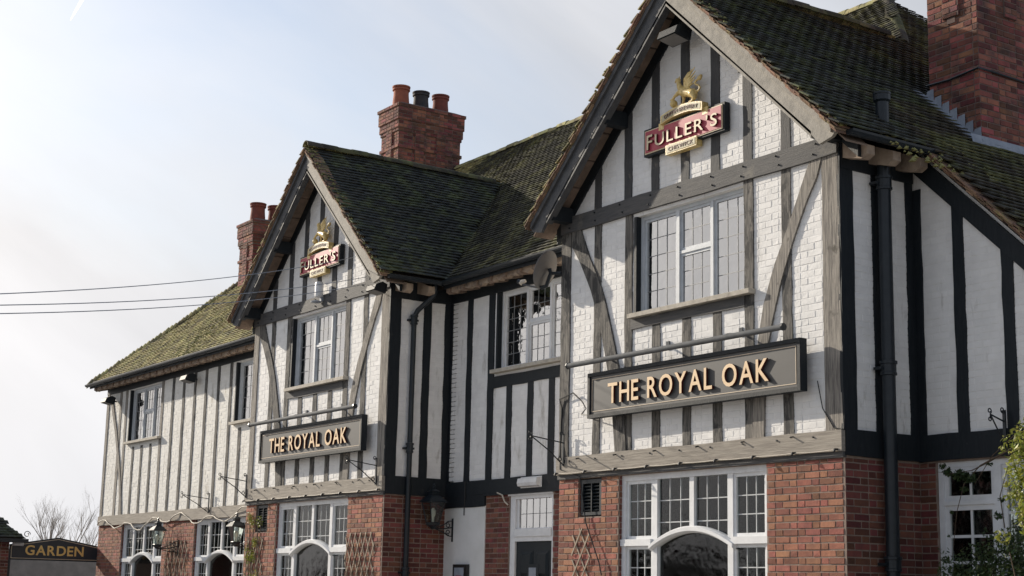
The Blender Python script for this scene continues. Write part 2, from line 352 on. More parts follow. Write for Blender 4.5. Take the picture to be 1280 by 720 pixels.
# ---- backing walls -------------------------------------------------
def wall_grid(mb, frame, u0, u1, z0, z1, holes, th, mi=0):
    """frame(u, d, z) -> point; holes (u0,u1,z0,z1)"""
    us = sorted({u0, u1, *[min(max(h[i], u0), u1) for h in holes for i in (0, 1)]}); zs = sorted({z0, z1, *[min(max(h[i], z0), z1) for h in holes for i in (2, 3)]})
    for a, b in zip(us, us[1:]):
        run = None
        for c, d in list(zip(zs, zs[1:]))+[(None, None)]:
            solid = c is not None and not any(h[0]-1e-6 <= a and b <= h[1]+1e-6 and h[2]-1e-6 <= c and d <= h[3]+1e-6 for h in holes)
            if solid: run = [run[0] if run else c, d]
            elif run:
                p = [frame(a, 0, run[0]), frame(b, 0, run[0]), frame(b, 0, run[1]), frame(a, 0, run[1])]
                q = [frame(a, th, run[0]), frame(b, th, run[0]), frame(b, th, run[1]), frame(a, th, run[1])]
                mb.add(p+q, [(0, 1, 2, 3), (7, 6, 5, 4), (0, 4, 5, 1), (1, 5, 6, 2), (2, 6, 7, 3), (3, 7, 4, 0)], mi); run = None
fy = lambda Y: (lambda u, d, z: (u, Y+d, z))
fxR = lambda X: (lambda u, d, z: (X-d, u, z))        # faces +x
GW = (-3.83, -1.18, .85, 2.965)      # ground floor window opening of a gable
UW = (-3.55, -1.50, 4.93, 6.20)      # upper window
VENT = (-4.67, -4.18, 2.48, 2.965)
LWA, LWB = (-24.31, -21.72, .8, 2.90), (-19.93, -17.34, .8, 2.90)
LW1, LW2 = (-24.35, -22.33, 4.80, 6.07), (-18.22, -16.2, 4.80, 6.07)
MW = (-8.40, -6.42, 4.84, 6.10)
DOOR = (-7.94, -6.80, 0, 2.98)
CW = (.22, 2.05, 1.0, 2.97)
lower, upper, white = MB(), MB(), MB()
for dx in (0, DX):
    sh = lambda h: (h[0]+dx, h[1]+dx, h[2], h[3])
    wall_grid(lower, fy(0), -5.09+dx, 0+dx, 0, 3.0, [sh(GW), sh(VENT)], .22)
    wall_grid(upper, fy(0), -5.09+dx, 0+dx, 3.0, 6.3, [sh(UW)], .22)
    upper.prism([(-5.09+dx, 0, 6.3), (0+dx, 0, 6.3), (0+dx, 0, zgab(0)-.12), (RC+dx, 0, RZ-.12), (-5.09+dx, 0, zgab(-5.09)-.12)], (0, .22, 0))
    wall_grid(lower, fxR(0+dx), .22, 1.34, 0, 3.0, [], .22); wall_grid(upper, fxR(0+dx), .22, 1.34, 3.0, 6.38, [], .22)
    lower.box(-5.09+dx, -4.87+dx, .22, 1.34, 0, 3.0); upper.box(-5.09+dx, -4.87+dx, .22, 1.34, 3.0, 6.3)
wall_grid(lower, fy(YR), -25.9, -14.85, 0, 2.95, [LWA, LWB], .22); wall_grid(upper, fy(YR), -25.9, -14.85, 2.95, 6.35, [LW1, LW2], .22)
wall_grid(lower, fy(YR), -9.54, -5.09, 0, 3.0, [DOOR], .22); wall_grid(upper, fy(YR), -9.54, -5.09, 3.0, 6.35, [MW], .22)
# catslide bay and the outer walls behind
wall_grid(lower, fy(YR+.01), 0, 3.4, 0, 3.0, [CW], .22)
upper.prism([(0, YR+.01, 3.0), (3.4, YR+.01, 3.0), (3.4, YR+.01, zgab(3.4)-.2), (0, YR+.01, zgab(0)-.2)], (0, .22, 0))
lower.box(3.18, 3.4, YR+.23, 9.5, 0, 3.0); lower.box(-25.9, 3.4, 9.5, 9.72, 0, 3.0); lower.box(-25.9, -25.68, YR+.22, 9.5, 0, 2.95)
upper.box(-25.9, -25.68, YR+.22, 9.5, 2.95, 6.35); upper.box(-25.9, 0, 9.5, 9.72, 3.0, 6.3)
lower.build('lower_wall', 'mortar', pub); upper.build('upper_wall', 'white_paint_brick', pub)

# ---- real bricks of the ground floor
B = Bricks(); ex = (1, 0, 0); ny = (0, -1, 0); px_ = (1, 0, 0); ey = (0, 1, 0)
for dx in (0, DX):
    sh = lambda h: (h[0]+dx, h[1]+dx, h[2], h[3])
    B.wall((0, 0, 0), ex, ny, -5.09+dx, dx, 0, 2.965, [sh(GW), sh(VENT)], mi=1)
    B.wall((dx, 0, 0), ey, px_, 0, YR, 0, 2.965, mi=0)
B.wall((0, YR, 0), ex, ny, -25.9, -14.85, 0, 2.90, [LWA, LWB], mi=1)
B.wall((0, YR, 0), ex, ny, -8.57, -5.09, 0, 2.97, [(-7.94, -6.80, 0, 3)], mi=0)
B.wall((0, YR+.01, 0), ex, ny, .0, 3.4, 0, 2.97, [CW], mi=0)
# reveals of openings seen from the right: left jambs face +x
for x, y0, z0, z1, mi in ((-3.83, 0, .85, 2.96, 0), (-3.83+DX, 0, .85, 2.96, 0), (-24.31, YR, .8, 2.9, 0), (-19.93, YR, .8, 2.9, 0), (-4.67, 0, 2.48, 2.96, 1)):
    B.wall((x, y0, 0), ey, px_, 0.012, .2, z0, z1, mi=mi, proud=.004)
emit(B, 'brick', 'brickwork', ['brick_red', 'brick_orange'], pub, 300)

# ---- painted bricks of the upper floor (relief of the same bond under paint)
P_ = Bricks()
kw = dict(proud=.0026, jit=.0018, J=.005, H=.070)
for dx in (0, DX):
    sh = lambda h: (h[0]+dx, h[1]+dx, h[2], h[3]); c = RC+dx
    P_.wall((0, 0, 0), ex, ny, -4.9+dx, -.24+dx, 3.25, 6.25, [sh(UW)], **kw)
    P_.wall((0, 0, 0), ex, ny, -4.6+dx, -.3+dx, 6.45, 8.75, lim=lambda z, c=c: (c-(RZ-.15-z)/S, c+(RZ-.15-z)/S), proud=.003, jit=.001, J=.008, H=.068)
    P_.wall((dx, 0, 0), ey, px_, .18, 1.06, 3.2, 6.1, proud=.003, jit=.001, J=.008, H=.068)
P_.wall((0, YR, 0), ex, ny, -25.88, -14.85, 3.1, 6.12, [LW1, LW2], mi=1, **kw)
P_.wall((0, YR, 0), ex, ny, -9.7, -5.09, 3.2, 6.1, [MW], proud=.0018, jit=.0005, J=.007, H=.068)
P_.wall((0, YR+.01, 0), ex, ny, .12, 3.3, 3.2, 6.1, lim=lambda z: (0, RC+(RZ-.45-z)/S), proud=.003, jit=.001, J=.008, H=.068)
emit(P_, 'painted_brick', 'painted_brickwork', ['white_paint_brick', 'cream_paint_brick'], pub, 300, tilt=.0034)

# ---- timber frame -------------------------------------------------
def wob(a, b, n, amp):     # wobbly edge offsets
    return [random.uniform(-amp, amp) for _ in range(n+1)]
def upright(frame, u0, u1, z0, z1, d, m, name='timber_stud', amp=.008, foot=None, back=.02, ztop=None):
    n = max(2, int((z1-z0)/.22)); mb = MB(); vs = []; 
    for i in range(n+1):
        t = i/n; z = z0+(z1-z0)*t; a = u0+random.uniform(-amp, amp); b = u1+random.uniform(-amp, amp); zz = (z, z)
        if i == n and ztop: zz = (ztop(a), ztop(b))
        vs += [frame(a, back, zz[0]), frame(a, -d, zz[0]), frame(b, -d, zz[1]), frame(b, back, zz[1])]
    fs = []
    for i in range(n):
        k = 4*i; fs += [(k, k+1, k+5, k+4), (k+1, k+2, k+6, k+5), (k+2, k+3, k+7, k+6)]
    fs += [(3, 2, 1, 0), (4*n, 4*n+1, 4*n+2, 4*n+3)]
    return mb.add(vs, fs).build(name, m, pub)
def beam(frame, u0, u1, z0, z1, d, m, name='timber_beam', amp=.008, back=.02):
    n = max(2, int((u1-u0)/.4)); vs = []; mb = MB()
    for i in range(n+1):
        u = u0+(u1-u0)*i/n; a = z0+random.uniform(-amp, amp); b = z1+random.uniform(-amp, amp)
        vs += [frame(u, back, a), frame(u, -d, a), frame(u, -d, b), frame(u, back, b)]
    fs = []
    for i in range(n):
        k = 4*i; fs += [(k, k+1, k+5, k+4), (k+1, k+2, k+6, k+5), (k+2, k+3, k+7, k+6), (k+3, k, k+4, k+7)]
    fs += [(3, 2, 1, 0), (4*n, 4*n+1, 4*n+2, 4*n+3)]
    return mb.add(vs, fs).build(name, m, pub)
def brace(frame, left, right, d, m, back=.01):
    def interp(pts, z):
        pts = sorted(pts, key=lambda p: p[1])
        for (a, za), (b, zb) in zip(pts, pts[1:]):
            if za <= z <= zb: return a+(b-a)*(z-za)/(zb-za)
        return pts[0][0] if z < pts[0][1] else pts[-1][0]
    z0 = max(min(p[1] for p in left), min(p[1] for p in right)); z1 = min(max(p[1] for p in left), max(p[1] for p in right)); n = 14; vs = []
    for i in range(n+1):
        z = z0+(z1-z0)*i/n; a, b = interp(left, z), interp(right, z)
        vs += [frame(a, back, z), frame(a, -d, z), frame(b, -d, z), frame(b, back, z)]
    fs = []
    for i in range(n):
        k = 4*i; fs += [(k, k+1, k+5, k+4), (k+1, k+2, k+6, k+5), (k+2, k+3, k+7, k+6), (k+3, k, k+4, k+7)]
    fs += [(3, 2, 1, 0), (4*n, 4*n+1, 4*n+2, 4*n+3)]
    return MB().add(vs, fs).build('timber_brace', m, pub)
F0 = fy(0); FR = fy(YR)
for gi, dx in enumerate((0, DX)):
    ug = 'grey_timber_upright'; uw = 'worn_timber_upright'; c = RC+dx
    upright(F0, -5.09+dx, -4.89+dx, 3.25, 6.25, .022, 'tan_timber_upright' if gi else uw)
    upright(F0, -.25+dx, 0+dx, 3.25, 6.44, .022, 'tan_timber_upright')
    upright(F0, -4.37+dx, -4.22+dx, 3.25, 6.25, .016, uw)
    upright(F0, -3.72+dx, -3.57+dx, 3.25, 6.25, .018, uw); upright(F0, -1.50+dx, -1.35+dx, 3.25, 6.25, .018, uw)
    for a in (-3.17, -2.60, -2.05): upright(F0, a+dx, a+.15+dx, 3.25, 4.78, .014, uw)
    upright(F0, -.89+dx, -.74+dx, 3.25, 6.25, .014, uw)
    brace(F0, [(x+dx, z) for x, z in ((-4.86, 6.25), (-4.86, 6.05), (-4.65, 5.78), (-4.4, 5.35), (-4.24, 4.95), (-4.08, 4.45), (-3.96, 3.9), (-3.88, 3.25))],
          [(x+dx, z) for x, z in ((-4.67, 6.25), (-4.48, 5.86), (-4.27, 5.54), (-4.12, 5.21), (-3.95, 4.73), (-3.82, 4.31), (-3.70, 3.8), (-3.66, 3.25))], .030, uw)
    brace(F0, [(x+dx, z) for x, z in ((-.42, 6.25), (-.68, 5.74), (-.84, 5.44), (-1.01, 5.14), (-1.18, 4.73), (-1.27, 4.35), (-1.34, 3.8), (-1.38, 3.25))],
          [(x+dx, z) for x, z in ((-.24, 6.25), (-.27, 6.11), (-.5, 5.77), (-.69, 5.41), (-.9, 4.95), (-1.09, 4.39), (-1.17, 3.8), (-1.19, 3.25))], .030, 'tan_timber_upright')
    beam(F0, -5.09+dx, .0+dx, 6.24, 6.46, .045, 'grey_timber_beam')
    beam(F0, -3.58+dx, -1.49+dx, 4.77, 4.89, .030, 'grey_timber_beam', 'window_rail')
    beam(F0, -5.10+dx, .008+dx, 3.035, 3.255, .055, 'tan_timber_beam', 'string_beam')
    beam(F0, -5.10+dx, .004+dx, 2.97, 3.035, .030, 'grey_timber_beam', 'string_fillet', amp=.003)
    for a in (-4.38, -3.75, -3.2, -2.63, -2.07, -1.51, -.88):
        upright(F0, a+dx, a+.15+dx, 6.46, zgab(a+.07)-.2, .016, ug, ztop=lambda u, c=c: zgab(u, c)-.16)
    for sgn in (-1, 1):     # rafter against the wall under the soffit
        MB().prism([(c+sgn*2.75, -.03, zgab(RC+2.75)-.13), (c, -.03, RZ-.13), (c, -.03, RZ-.33), (c+sgn*2.75, -.03, zgab(RC+2.75)-.33)], (0, .05, 0)).build('gable_rafter', 'black_timber', pub)
        for xo, zo in ((1.30, .30), (2.45, .28)):
            zz = zgab(RC+xo)-zo; x = c+sgn*xo
            MB().box(x-.07, x+.07, -.355, 0, zz-.10, zz+.10).build('purlin_end', 'black_timber', pub)
    fr = fxR(dx)
    upright(fr, -.02, .18, 3.25, 6.3, .018, 'black_timber'); upright(fr, .47, .62, 3.25, 6.3, .016, 'black_timber') if gi == 0 else upright(fr, .60, .74, 3.25, 6.3, .016, 'black_timber')
    upright(fr, 1.0, 1.115, 3.25, 6.3, .016, 'black_timber')
    beam(fr, .0, 1.115, 2.985, 3.265, .030, 'black_timber', 'string_beam'); beam(fr, .0, 1.115, 6.08, 6.36, .03, 'black_timber')
    pg = MB()
    for k in range(9):
        for zz_ in (6.30, 6.41): x = -4.9+dx+.57*k+random.uniform(-.04, .04); pg.tube([(x, -.04, zz_), (x, -.062, zz_)], .011, 6)
        x = -4.8+dx+.55*k; pg.tube([(x, -.05, 3.2), (x, -.068, 3.2)], .010, 6)
    pg.build('peg', 'black_timber', pub, kind='stuff')
# recessed middle
for a, b in ((-9.79, -9.68), (-9.23, -9.08)): upright(FR, a, b, 3.2, 6.12, .016, 'black_timber')
upright(FR, -8.60, -8.44, 3.2, 6.12, .02, 'black_timber'); upright(FR, -6.40, -6.25, 3.2, 6.12, .02, 'black_timber')
for a in (-8.07, -7.5, -6.95): upright(FR, a, a+.145, 3.2, 4.62, .016, 'black_timber')
upright(FR, -5.8, -5.65, 3.2, 6.12, .016, 'black_timber')
beam(FR, -8.45, -6.39, 4.60, 4.77, .022, 'black_timber', 'window_rail'); beam(FR, -9.78, -5.10, 2.985, 3.205, .035, 'black_timber', 'string_beam')
beam(FR, -9.78, -5.10, 6.09, 6.36, .03, 'black_timber')
beam(FR, -9.79, -8.58, 2.80, 2.985, .03, 'black_timber', 'door_lintel'); beam(FR, -8.58, -5.1, 2.955, 2.985, .05, 'black_timber', 'door_lintel', amp=.002)
# left wing
ut = 'tan_timber_upright'
upright(FR, -25.90, -25.74, 3.1, 6.12, .02, ut)
for a in (-25.02,): upright(FR, a, a+.15, 3.1, 6.12, .014, ut)
for a in (-24.62, -22.30): upright(FR, a, a+.13, 3.1, 6.12, .016, ut)
for a in (-23.98, -23.42, -22.86): upright(FR, a, a+.11, 3.1, 4.70, .014, 'worn_timber_upright')
for a in (-21.66, -21.04, -20.41, -19.80, -19.14, -18.50): upright(FR, a, a+.12, 3.1, 6.12, .016, 'worn_timber_upright')
for a in (-17.94, -17.33, -16.75): upright(FR, a, a+.12, 3.1, 4.70, .014, 'worn_timber_upright')
brace(FR, [(-25.66, 5.95), (-25.16, 5.07), (-24.70, 3.96), (-24.5, 3.1)], [(-25.50, 5.95), (-25.02, 5.07), (-24.56, 3.96), (-24.38, 3.1)], .028, ut)
beam(FR, -25.92, -14.86, 2.90, 3.13, .045, 'tan_timber_beam', 'string_beam'); beam(FR, -25.9, -14.86, 6.09, 6.33, .03, 'black_timber')
# catslide bay
FC = fy(YR+.01)
upright(FC, .0, .12, 3.25, 6.0, .016, 'black_timber')
for a in (.55, 1.18, 1.86, 2.5): upright(FC, a, a+.15, 3.25, zgab(a+.07)-.45, .016, 'black_timber', ztop=lambda u: zgab(u)-.42)
MB().prism([(x, YR-.03, zgab(x)-o) for x, o in ((.02, .24), (3.4, .24), (3.4, .50), (.02, .50))], (0, .06, 0)).build('rake_beam', 'black_timber', pub)
beam(FC, .02, 3.4, 2.985, 3.265, .035, 'black_timber', 'string_beam')
# white plaster beside the door
MB().box(-9.78, -8.575, YR-.015, YR+.01, 0, 2.81).build('plaster_panel', 'white_render', pub)

# ---- windows --------------------------------------------------------
def panes(win, x0, x1, z0, z1, y, cols, rows, glass, came, bottom=None, top=None, cw=.009):
    """glass panes one by one, with lead cames between them"""
    W = (x1-x0)/cols; H = (z1-z0)/rows; mb = MB(); cache = {}
    for i in range(cols):
        for j in range(rows):
            a, b, c, d = x0+i*W+.002, x0+(i+1)*W-.002, z0+j*H+.002, z0+(j+1)*H-.002
            poly = [(a, c), (b, c), (b, d), (a, d)]
            if bottom:
                bl = [(a+(b-a)*k/5, max(c, bottom(a+(b-a)*k/5))) for k in range(6)]
                if min(p[1] for p in bl) >= d-.01: continue
                poly = [(p, min(q, d-.001)) for p, q in bl]+[(b, d), (a, d)]
            cx, cz = (a+b)/2, (c+d)/2; key = None if bottom and j == 0 else (round(W, 3), round(H, 3))
            me = cache.get(key) if key else None
            if me is None:
                me = bpy.data.meshes.new('pane'); n = len(poly)
                vs = [(p-cx, -.002, q-cz) for p, q in poly]+[(p-cx, .002, q-cz) for p, q in poly]
                me.from_pydata(vs, [], [tuple(range(n)), tuple(range(2*n-1, n-1, -1))]); me.materials.append(M[glass])
                if key: cache[key] = me
            o = bpy.data.objects.new('pane', me); col.objects.link(o); o.parent = win; o.location = Vector((cx, y, cz))-woff(win)
            o.rotation_euler = (random.gauss(0, .004), 0, random.gauss(0, .005))
    for i in range(1, cols):
        x = x0+i*W; zz = bottom(x) if bottom else z0; mb.box(x-cw/2, x+cw/2, y-.007, y+.007, max(zz, z0), z1)
    for j in range(1, rows):
        z = z0+j*H; xa, xb = x0, x1
        if bottom:
            xs_ = [x0+(x1-x0)*k/40 for k in range(41) if bottom(x0+(x1-x0)*k/40) <= z]
            if not xs_: continue
            xa, xb = min(xs_), max(xs_)
        mb.box(xa, xb, y-.006, y+.006, z-cw/2, z+cw/2)
    if mb.v: mb.build('lead_came', came, win)
def upper_window(X0, X1, Z0, Z1, Y, label_part=None, fm='grey_frame', rows=5, hide_right=None):
    """three lights, the middle one with a small casement over a fixed pane"""
    f = MB(); y0, y1 = Y+.085, Y+.16; j = .085
    W = X1-X0; l1 = X0+j; m1 = X0+W*.325; m1b = m1+.10; m2 = X0+W*.65; m2b = m2+.085; r1 = X1-.045; zt = Z1-.055; zb = Z0+.03
    f.box(X0, X0+.045, y0-.02, y1, Z0, Z1); f.box(X1-.03, X1, y0, y1, Z0, Z1); f.box(X0+.045, X1-.03, y0-.01, y1, Z1-.045, Z1); f.box(X0+.045, X1-.03, y0-.01, y1, Z0, zb-.005)
    f.box(m1+.03, m1b-.01, y0-.015, y1, zb-.005, Z1-.045); f.box(m2+.02, m2b-.02, y0-.015, y1, zb-.005, Z1-.045)
    win = f.build('window', fm, pub)
    zm = Z0+(Z1-Z0)*.53
    for k, (a, b, c, d) in enumerate(((l1-.04, m1+.03, zb-.005, Z1-.045), (m1b-.01, m2+.02, zm+.03, Z1-.045), (m1b-.01, m2+.02, zb-.005, zm-.005), (m2b-.02, X1-.03, zb-.005, Z1-.045))):
        g = MB(); t = .035; e = .001
        g.box(a+e, a+t, y0+.01, y0+.05, c, d); g.box(b-t, b-e, y0+.01, y0+.05, c, d); g.box(a+t, b-t, y0+.01, y0+.05, d-t, d); g.box(a+t, b-t, y0+.01, y0+.05, c, c+t)
        g.build('casement', fm, win)
        panes(win, a+t, b-t, c+t, d-t, y0+.03, 3, {0: rows, 1: 2, 2: 3, 3: rows}[k], 'glass', 'came_dark')
    g = MB(); g.box(m1b-.01, m2+.02, y0-.005, y1, zm-.005, zm+.03); g.build('transom', fm, win)
    MB().box(X0, X1, Y+.165, Y+.170, Z0, Z1).build('blind', 'blind', win)
    bx = MB(); bx.box(X0-.05, X1+.05, Y+.5, Y+.52, Z0-.1, Z1+.1); bx.build('room_wall', 'dark_room', win)
    MB().box(X0-.05, X0-.001, Y-.012, Y+.19, Z0, Z1).build('reveal_board', 'black_timber', win)
    MB().box(X0-.06, X1+.17, Y-.11, Y+.05, Z0-.055, Z0-.001).build('sill', 'stone_sill', win)
    return win
def arched_window(Xc, Y, dz=0, hw=1.325):
    k = hw/1.325; X = lambda v: Xc+(v+2.505)*k; y0, y1 = Y+.07, Y+.15; Zt = 2.965+dz; f = MB()
    Z = lambda v: v+dz
    f.box(X(-3.83), X(-3.755), y0-.02, y1, Z(.85), Zt); f.box(X(-1.255), X(-1.18), y0-.02, y1, Z(.85), Zt)
    f.box(X(-3.755), X(-1.255), y0-.02, y1, Z(2.895), Zt)
    f.box(X(-3.24), X(-3.15), y0-.01, y1, Z(.85), Z(2.895)); f.box(X(-1.89), X(-1.80), y0-.01, y1, Z(.85), Z(2.895))
    arch = lambda x: Z(2.10)+.185*(1-((x-Xc)/(.70*k))**2)
    f.box(X(-2.555), X(-2.475), y0-.01, y1, Z(2.29), Z(2.895))
    for a, b in ((-3.85, -3.24), (-1.80, -1.16)): f.box(X(a), X(b), y0-.045, y1-.01, Z(2.105), Z(2.185))
    f.box(X(-3.755), X(-3.24), y0-.01, y1, Z(.85), Z(.93)); f.box(X(-3.15), X(-1.89), y0-.01, y1, Z(.85), Z(.93)); f.box(X(-1.80), X(-1.255), y0-.01, y1, Z(.85), Z(.93))
    win = f.build('window', 'white_frame', pub)
    a = MB(); n = 20; xs = [Xc-.745*k+1.49*k*i/n for i in range(n+1)]; vs = []; fs = []
    for i, x in enumerate(xs):
        zz = Z(2.065)+.200*(1-((x-Xc)/(.745*k))**2); th = .042
        for (dy, dzz) in ((-.065, 0), (-.065, th), (-.03, th+.018), (.05, th+.018), (.05, -.02), (-.03, -.02)): vs.append((x, y0+dy, zz+dzz))
    for i in range(n):
        for q in range(6): fs.append((i*6+q, i*6+(q+1) % 6, (i+1)*6+(q+1) % 6, (i+1)*6+q))
    fs += [tuple(range(6)), tuple(range(n*6+5, n*6-1, -1))]; a.add(vs, fs).build('arch_moulding', 'white_frame', win)
    def cas(x0, x1, z0, z1, cols, rows, t=.04, bottom=None, glass='glass_dark'):
        if t:
            g = MB(); g.box(x0+.001, x0+t, y0+.005, y0+.05, z0, z1); g.box(x1-t, x1-.001, y0+.005, y0+.05, z0, z1); g.box(x0+t, x1-t, y0+.005, y0+.05, z1-t, z1); g.box(x0+t, x1-t, y0+.005, y0+.05, z0, z0+t); g.build('casement', 'white_frame', win)
        panes(win, x0+t, x1-t, z0+t, z1-t, y0+.03, cols, rows, glass, 'came_light', bottom, cw=.012)
    for a, b in ((-3.755, -3.24), (-1.80, -1.255)):
        cas(X(a), X(b), Z(2.185), Z(2.895), 3, 3); cas(X(a), X(b), Z(.93), Z(2.105), 3, 5)
    cas(X(-3.15), X(-2.555), Z(2.12), Z(2.895), 3, 3, 0, arch); cas(X(-2.475), X(-1.89), Z(2.12), Z(2.895), 3, 3, 0, arch)
    me = MB(); pts = [(X(-3.15), Z(.93)), (X(-1.89), Z(.93))]+[(x, arch(x)-.03) for x in np.linspace(X(-1.89), X(-3.15), 12)]
    me.prism([(p, y0+.04, q) for p, q in pts], (0, .004, 0)).build('pane', 'glass_dark', win)
    g = MB()
    for x in np.arange(X(-3.7), X(-1.25), .05):
        if abs(x-Xc) > .52*k: g.prism([(x, y1+.08, Z(.9)), (x+.025, y1+.055, Z(.9)), (x+.05, y1+.08, Z(.9)), (x+.025, y1+.09, Z(.9))], (0, 0, 2.0))
    g.build('curtain', 'curtain_green', win)
    r = MB(); r.box(X(-5.2), X(-1.0), Y+.60, Y+.62, Z(.6), Z(2.96)); r.build('room_wall', 'dark_room', win)
    MB().box(X(-3.87), X(-1.14), Y-.06, Y+.1, Z(.78), Z(.849)).build('sill', 'white_frame', win)
    return win
upper_window(UW[0]+.055, UW[1], 4.95, UW[3], 0)
upper_window(UW[0]+.055+DX, UW[1]+DX, 4.95, UW[3], 0)
upper_window(LW1[0]+.06, LW1[1], 4.83, LW1[3], YR); upper_window(LW2[0]+.06, LW2[1], 4.83, LW2[3], YR)
upper_window(MW[0]+.055, MW[1], 4.87, MW[3], YR, fm='white_frame', rows=6)
arched_window(-2.505, 0); arched_window(-2.505+DX-.02, 0)
arched_window(-23.01, YR, -.07, 1.29); arched_window(-18.63, YR, -.07, 1.29)
# window of the catslide bay
f = MB(); Y = YR+.01; y0, y1 = Y+.03, Y+.11
f.box(.225, .30, y0, y1, 1.0, 2.97); f.box(.30, 2.05, y0, y1, 2.91, 2.97); f.box(.965, 1.05, y0-.01, y1, 1.0, 2.91); f.box(1.97, 2.05, y0, y1, 1.0, 2.91); f.box(.30, .965, y0-.01, y1, 2.515, 2.56); f.box(.30, .965, y0, y1, 1.0, 1.06); f.box(1.05, 1.97, y0, y1, 1.0, 1.06)
cwn = f.build('window', 'white_frame', pub)
for a, b, c, d, cc, rr in ((.30, .965, 2.56, 2.91, 2, 1), (.30, .965, 1.06, 2.515, 2, 5), (1.05, 1.97, 1.06, 2.91, 2, 4)):
    g = MB(); t = .055; g.box(a+.001, a+t, y0+.01, y0+.05, c, d); g.box(b-t, b-.001, y0+.01, y0+.05, c, d); g.box(a+t, b-t, y0+.01, y0+.05, d-t, d); g.box(a+t, b-t, y0+.01, y0+.05, c, c+t); g.build('casement', 'white_frame', cwn)
    panes(cwn, a+t, b-t, c+t, d-t, y0+.03, cc, rr, 'glass_dark', 'white_frame', cw=.03)
MB().box(.1, 2.2, Y+1, Y+1.02, .9, 3.0).build('room_wall', 'dark_room', cwn)
# vents
for dx in (0, DX):
    v = MB(); v.box(-4.67+dx, -4.18+dx, .10, .12, 2.48, 2.96); vt = v.build('vent', 'black_metal', pub)
    fr_ = MB(); fr_.box(-4.64+dx, -4.60+dx, .02, .1, 2.50, 2.95); fr_.box(-4.25+dx, -4.20+dx, .02, .1, 2.50, 2.95); fr_.box(-4.60+dx, -4.25+dx, .02, .1, 2.90, 2.95); fr_.box(-4.60+dx, -4.25+dx, .02, .1, 2.50, 2.54); fr_.box(-4.43+dx, -4.41+dx, .02, .1, 2.54, 2.90); fr_.build('frame', 'black_metal', vt)
    for k in range(8):
        z = 2.56+k*.043; MB().prism([(-4.60+dx, .025, z), (-4.60+dx, .035, z-.008), (-4.60+dx, .085, z+.028), (-4.60+dx, .075, z+.036)], (.345, 0, 0)).build('slat', 'black_metal', vt)
# door
f = MB(); Y = YR; f.box(-7.93, -7.80, Y+.02, Y+.12, 0, 2.96); f.box(-6.86, -6.81, Y+.02, Y+.12, 0, 2.96); f.box(-7.80, -6.86, Y+.02, Y+.12, 2.88, 2.96)
f.box(-7.80, -6.86, Y+.0, Y+.12, 2.33, 2.44); f.box(-7.80, -6.86, Y+.02, Y+.12, 2.26, 2.33); f.box(-7.95, -6.80, Y-.02, Y+.03, 2.93, 2.975)
dr = f.build('door_frame', 'white_frame', pub); g = MB(); g.box(-7.80, -7.74, Y+.05, Y+.1, 2.44, 2.88); g.box(-6.90, -6.86, Y+.05, Y+.1, 2.44, 2.88); g.box(-7.74, -6.90, Y+.05, Y+.1, 2.44, 2.455); g.build('fanlight_frame', 'white_frame', dr)
panes(dr, -7.74, -6.90, 2.44, 2.88, Y+.07, 5, 2, 'glass', 'came_dark')
MB().box(-7.78, -6.9, Y+.25, Y+.26, 2.3, 2.95).build('curtain', 'curtain_green', dr)
d = MB(); d.box(-7.795, -6.865, Y+.05, Y+.10, 0, 2.255); leaf = d.build('door', 'door_black', pub)
def raised(x0, x1, z0, z1):
    m = MB(); m.prism([(x0, Y+.05, z0), (x1, Y+.05, z0), (x1, Y+.05, z1), (x0, Y+.05, z1)], (0, -.006, 0)); e = .05
    m.add([(x0+.01, Y+.044, z0+.01), (x1-.01, Y+.044, z0+.01), (x1-.01, Y+.044, z1-.01), (x0+.01, Y+.044, z1-.01), (x0+e, Y+.022, z0+e), (x1-e, Y+.022, z0+e), (x1-e, Y+.022, z1-e), (x0+e, Y+.022, z1-e)], QF); m.build('door_panel', 'door_black', leaf)
raised(-7.68, -7.36, 1.75, 2.12); raised(-7.28, -6.96, 1.75, 2.12); raised(-7.68, -7.36, .25, 1.2); raised(-7.28, -6.96, .25, 1.2)
MB().box(-7.47, -7.17, Y+.018, Y+.05, 1.35, 1.93).build('door_panel', 'door_black', leaf); MB().box(-7.41, -7.23, Y+.010, Y+.02, 1.45, 1.88).build('pane', 'lead', leaf)
MB().tube([(-6.95, Y+.04, 1.05), (-6.95, Y-.02, 1.05)], .025).build('handle', 'gold', leaf)

# ---- roofs -----------------------------------------------------------
class Tiles:
    def __init__(s): s.items = []
    def plane(s, O, u, v, poly, mi, gauge=.098, w_=.166):
        """O origin, u along the eaves, v up the slope (unit vectors), poly in (u,v)"""
        O, u, v = (np.array(a, float) for a in (O, u, v)); n = np.cross(u, v); n = n if n[2] > 0 else -n
        us = [p[0] for p in poly]; vs = [p[1] for p in poly]; k = 0; b = min(vs)+gauge*.5
        ph = random.uniform(0, 9)
        def inside(x, y):
            r = False
            for (x0, y0), (x1, y1) in zip(poly, poly[1:]+poly[:1]):
                if (y0 > y) != (y1 > y) and x < (x1-x0)*(y-y0)/(y1-y0)+x0: r = not r
            return r
        while b < max(vs)+gauge*.4:
            a = min(us)+(k % 2)*w_/2-w_; rowj = random.uniform(-.004, .004)
            while a < max(us)+w_:
                if inside(a, min(b, max(vs)-.01)):
                    sag = .014*math.sin(a*.7+ph)*math.sin(b*.9+ph)+.01*math.sin(a*2.1+b+ph)
                    c = O+u*a+v*(b+rowj)+n*sag
                    m_ = mi(a, b) if callable(mi) else mi
                    if random.random() < .004: c = c-v*random.uniform(.02, .05)
                    s.items.append((c, u, v, n, w_*.975, .165, random.random(), m_, random.gauss(0, .0024), random.gauss(0, .008)))
                a += w_
            b += gauge; k += 1
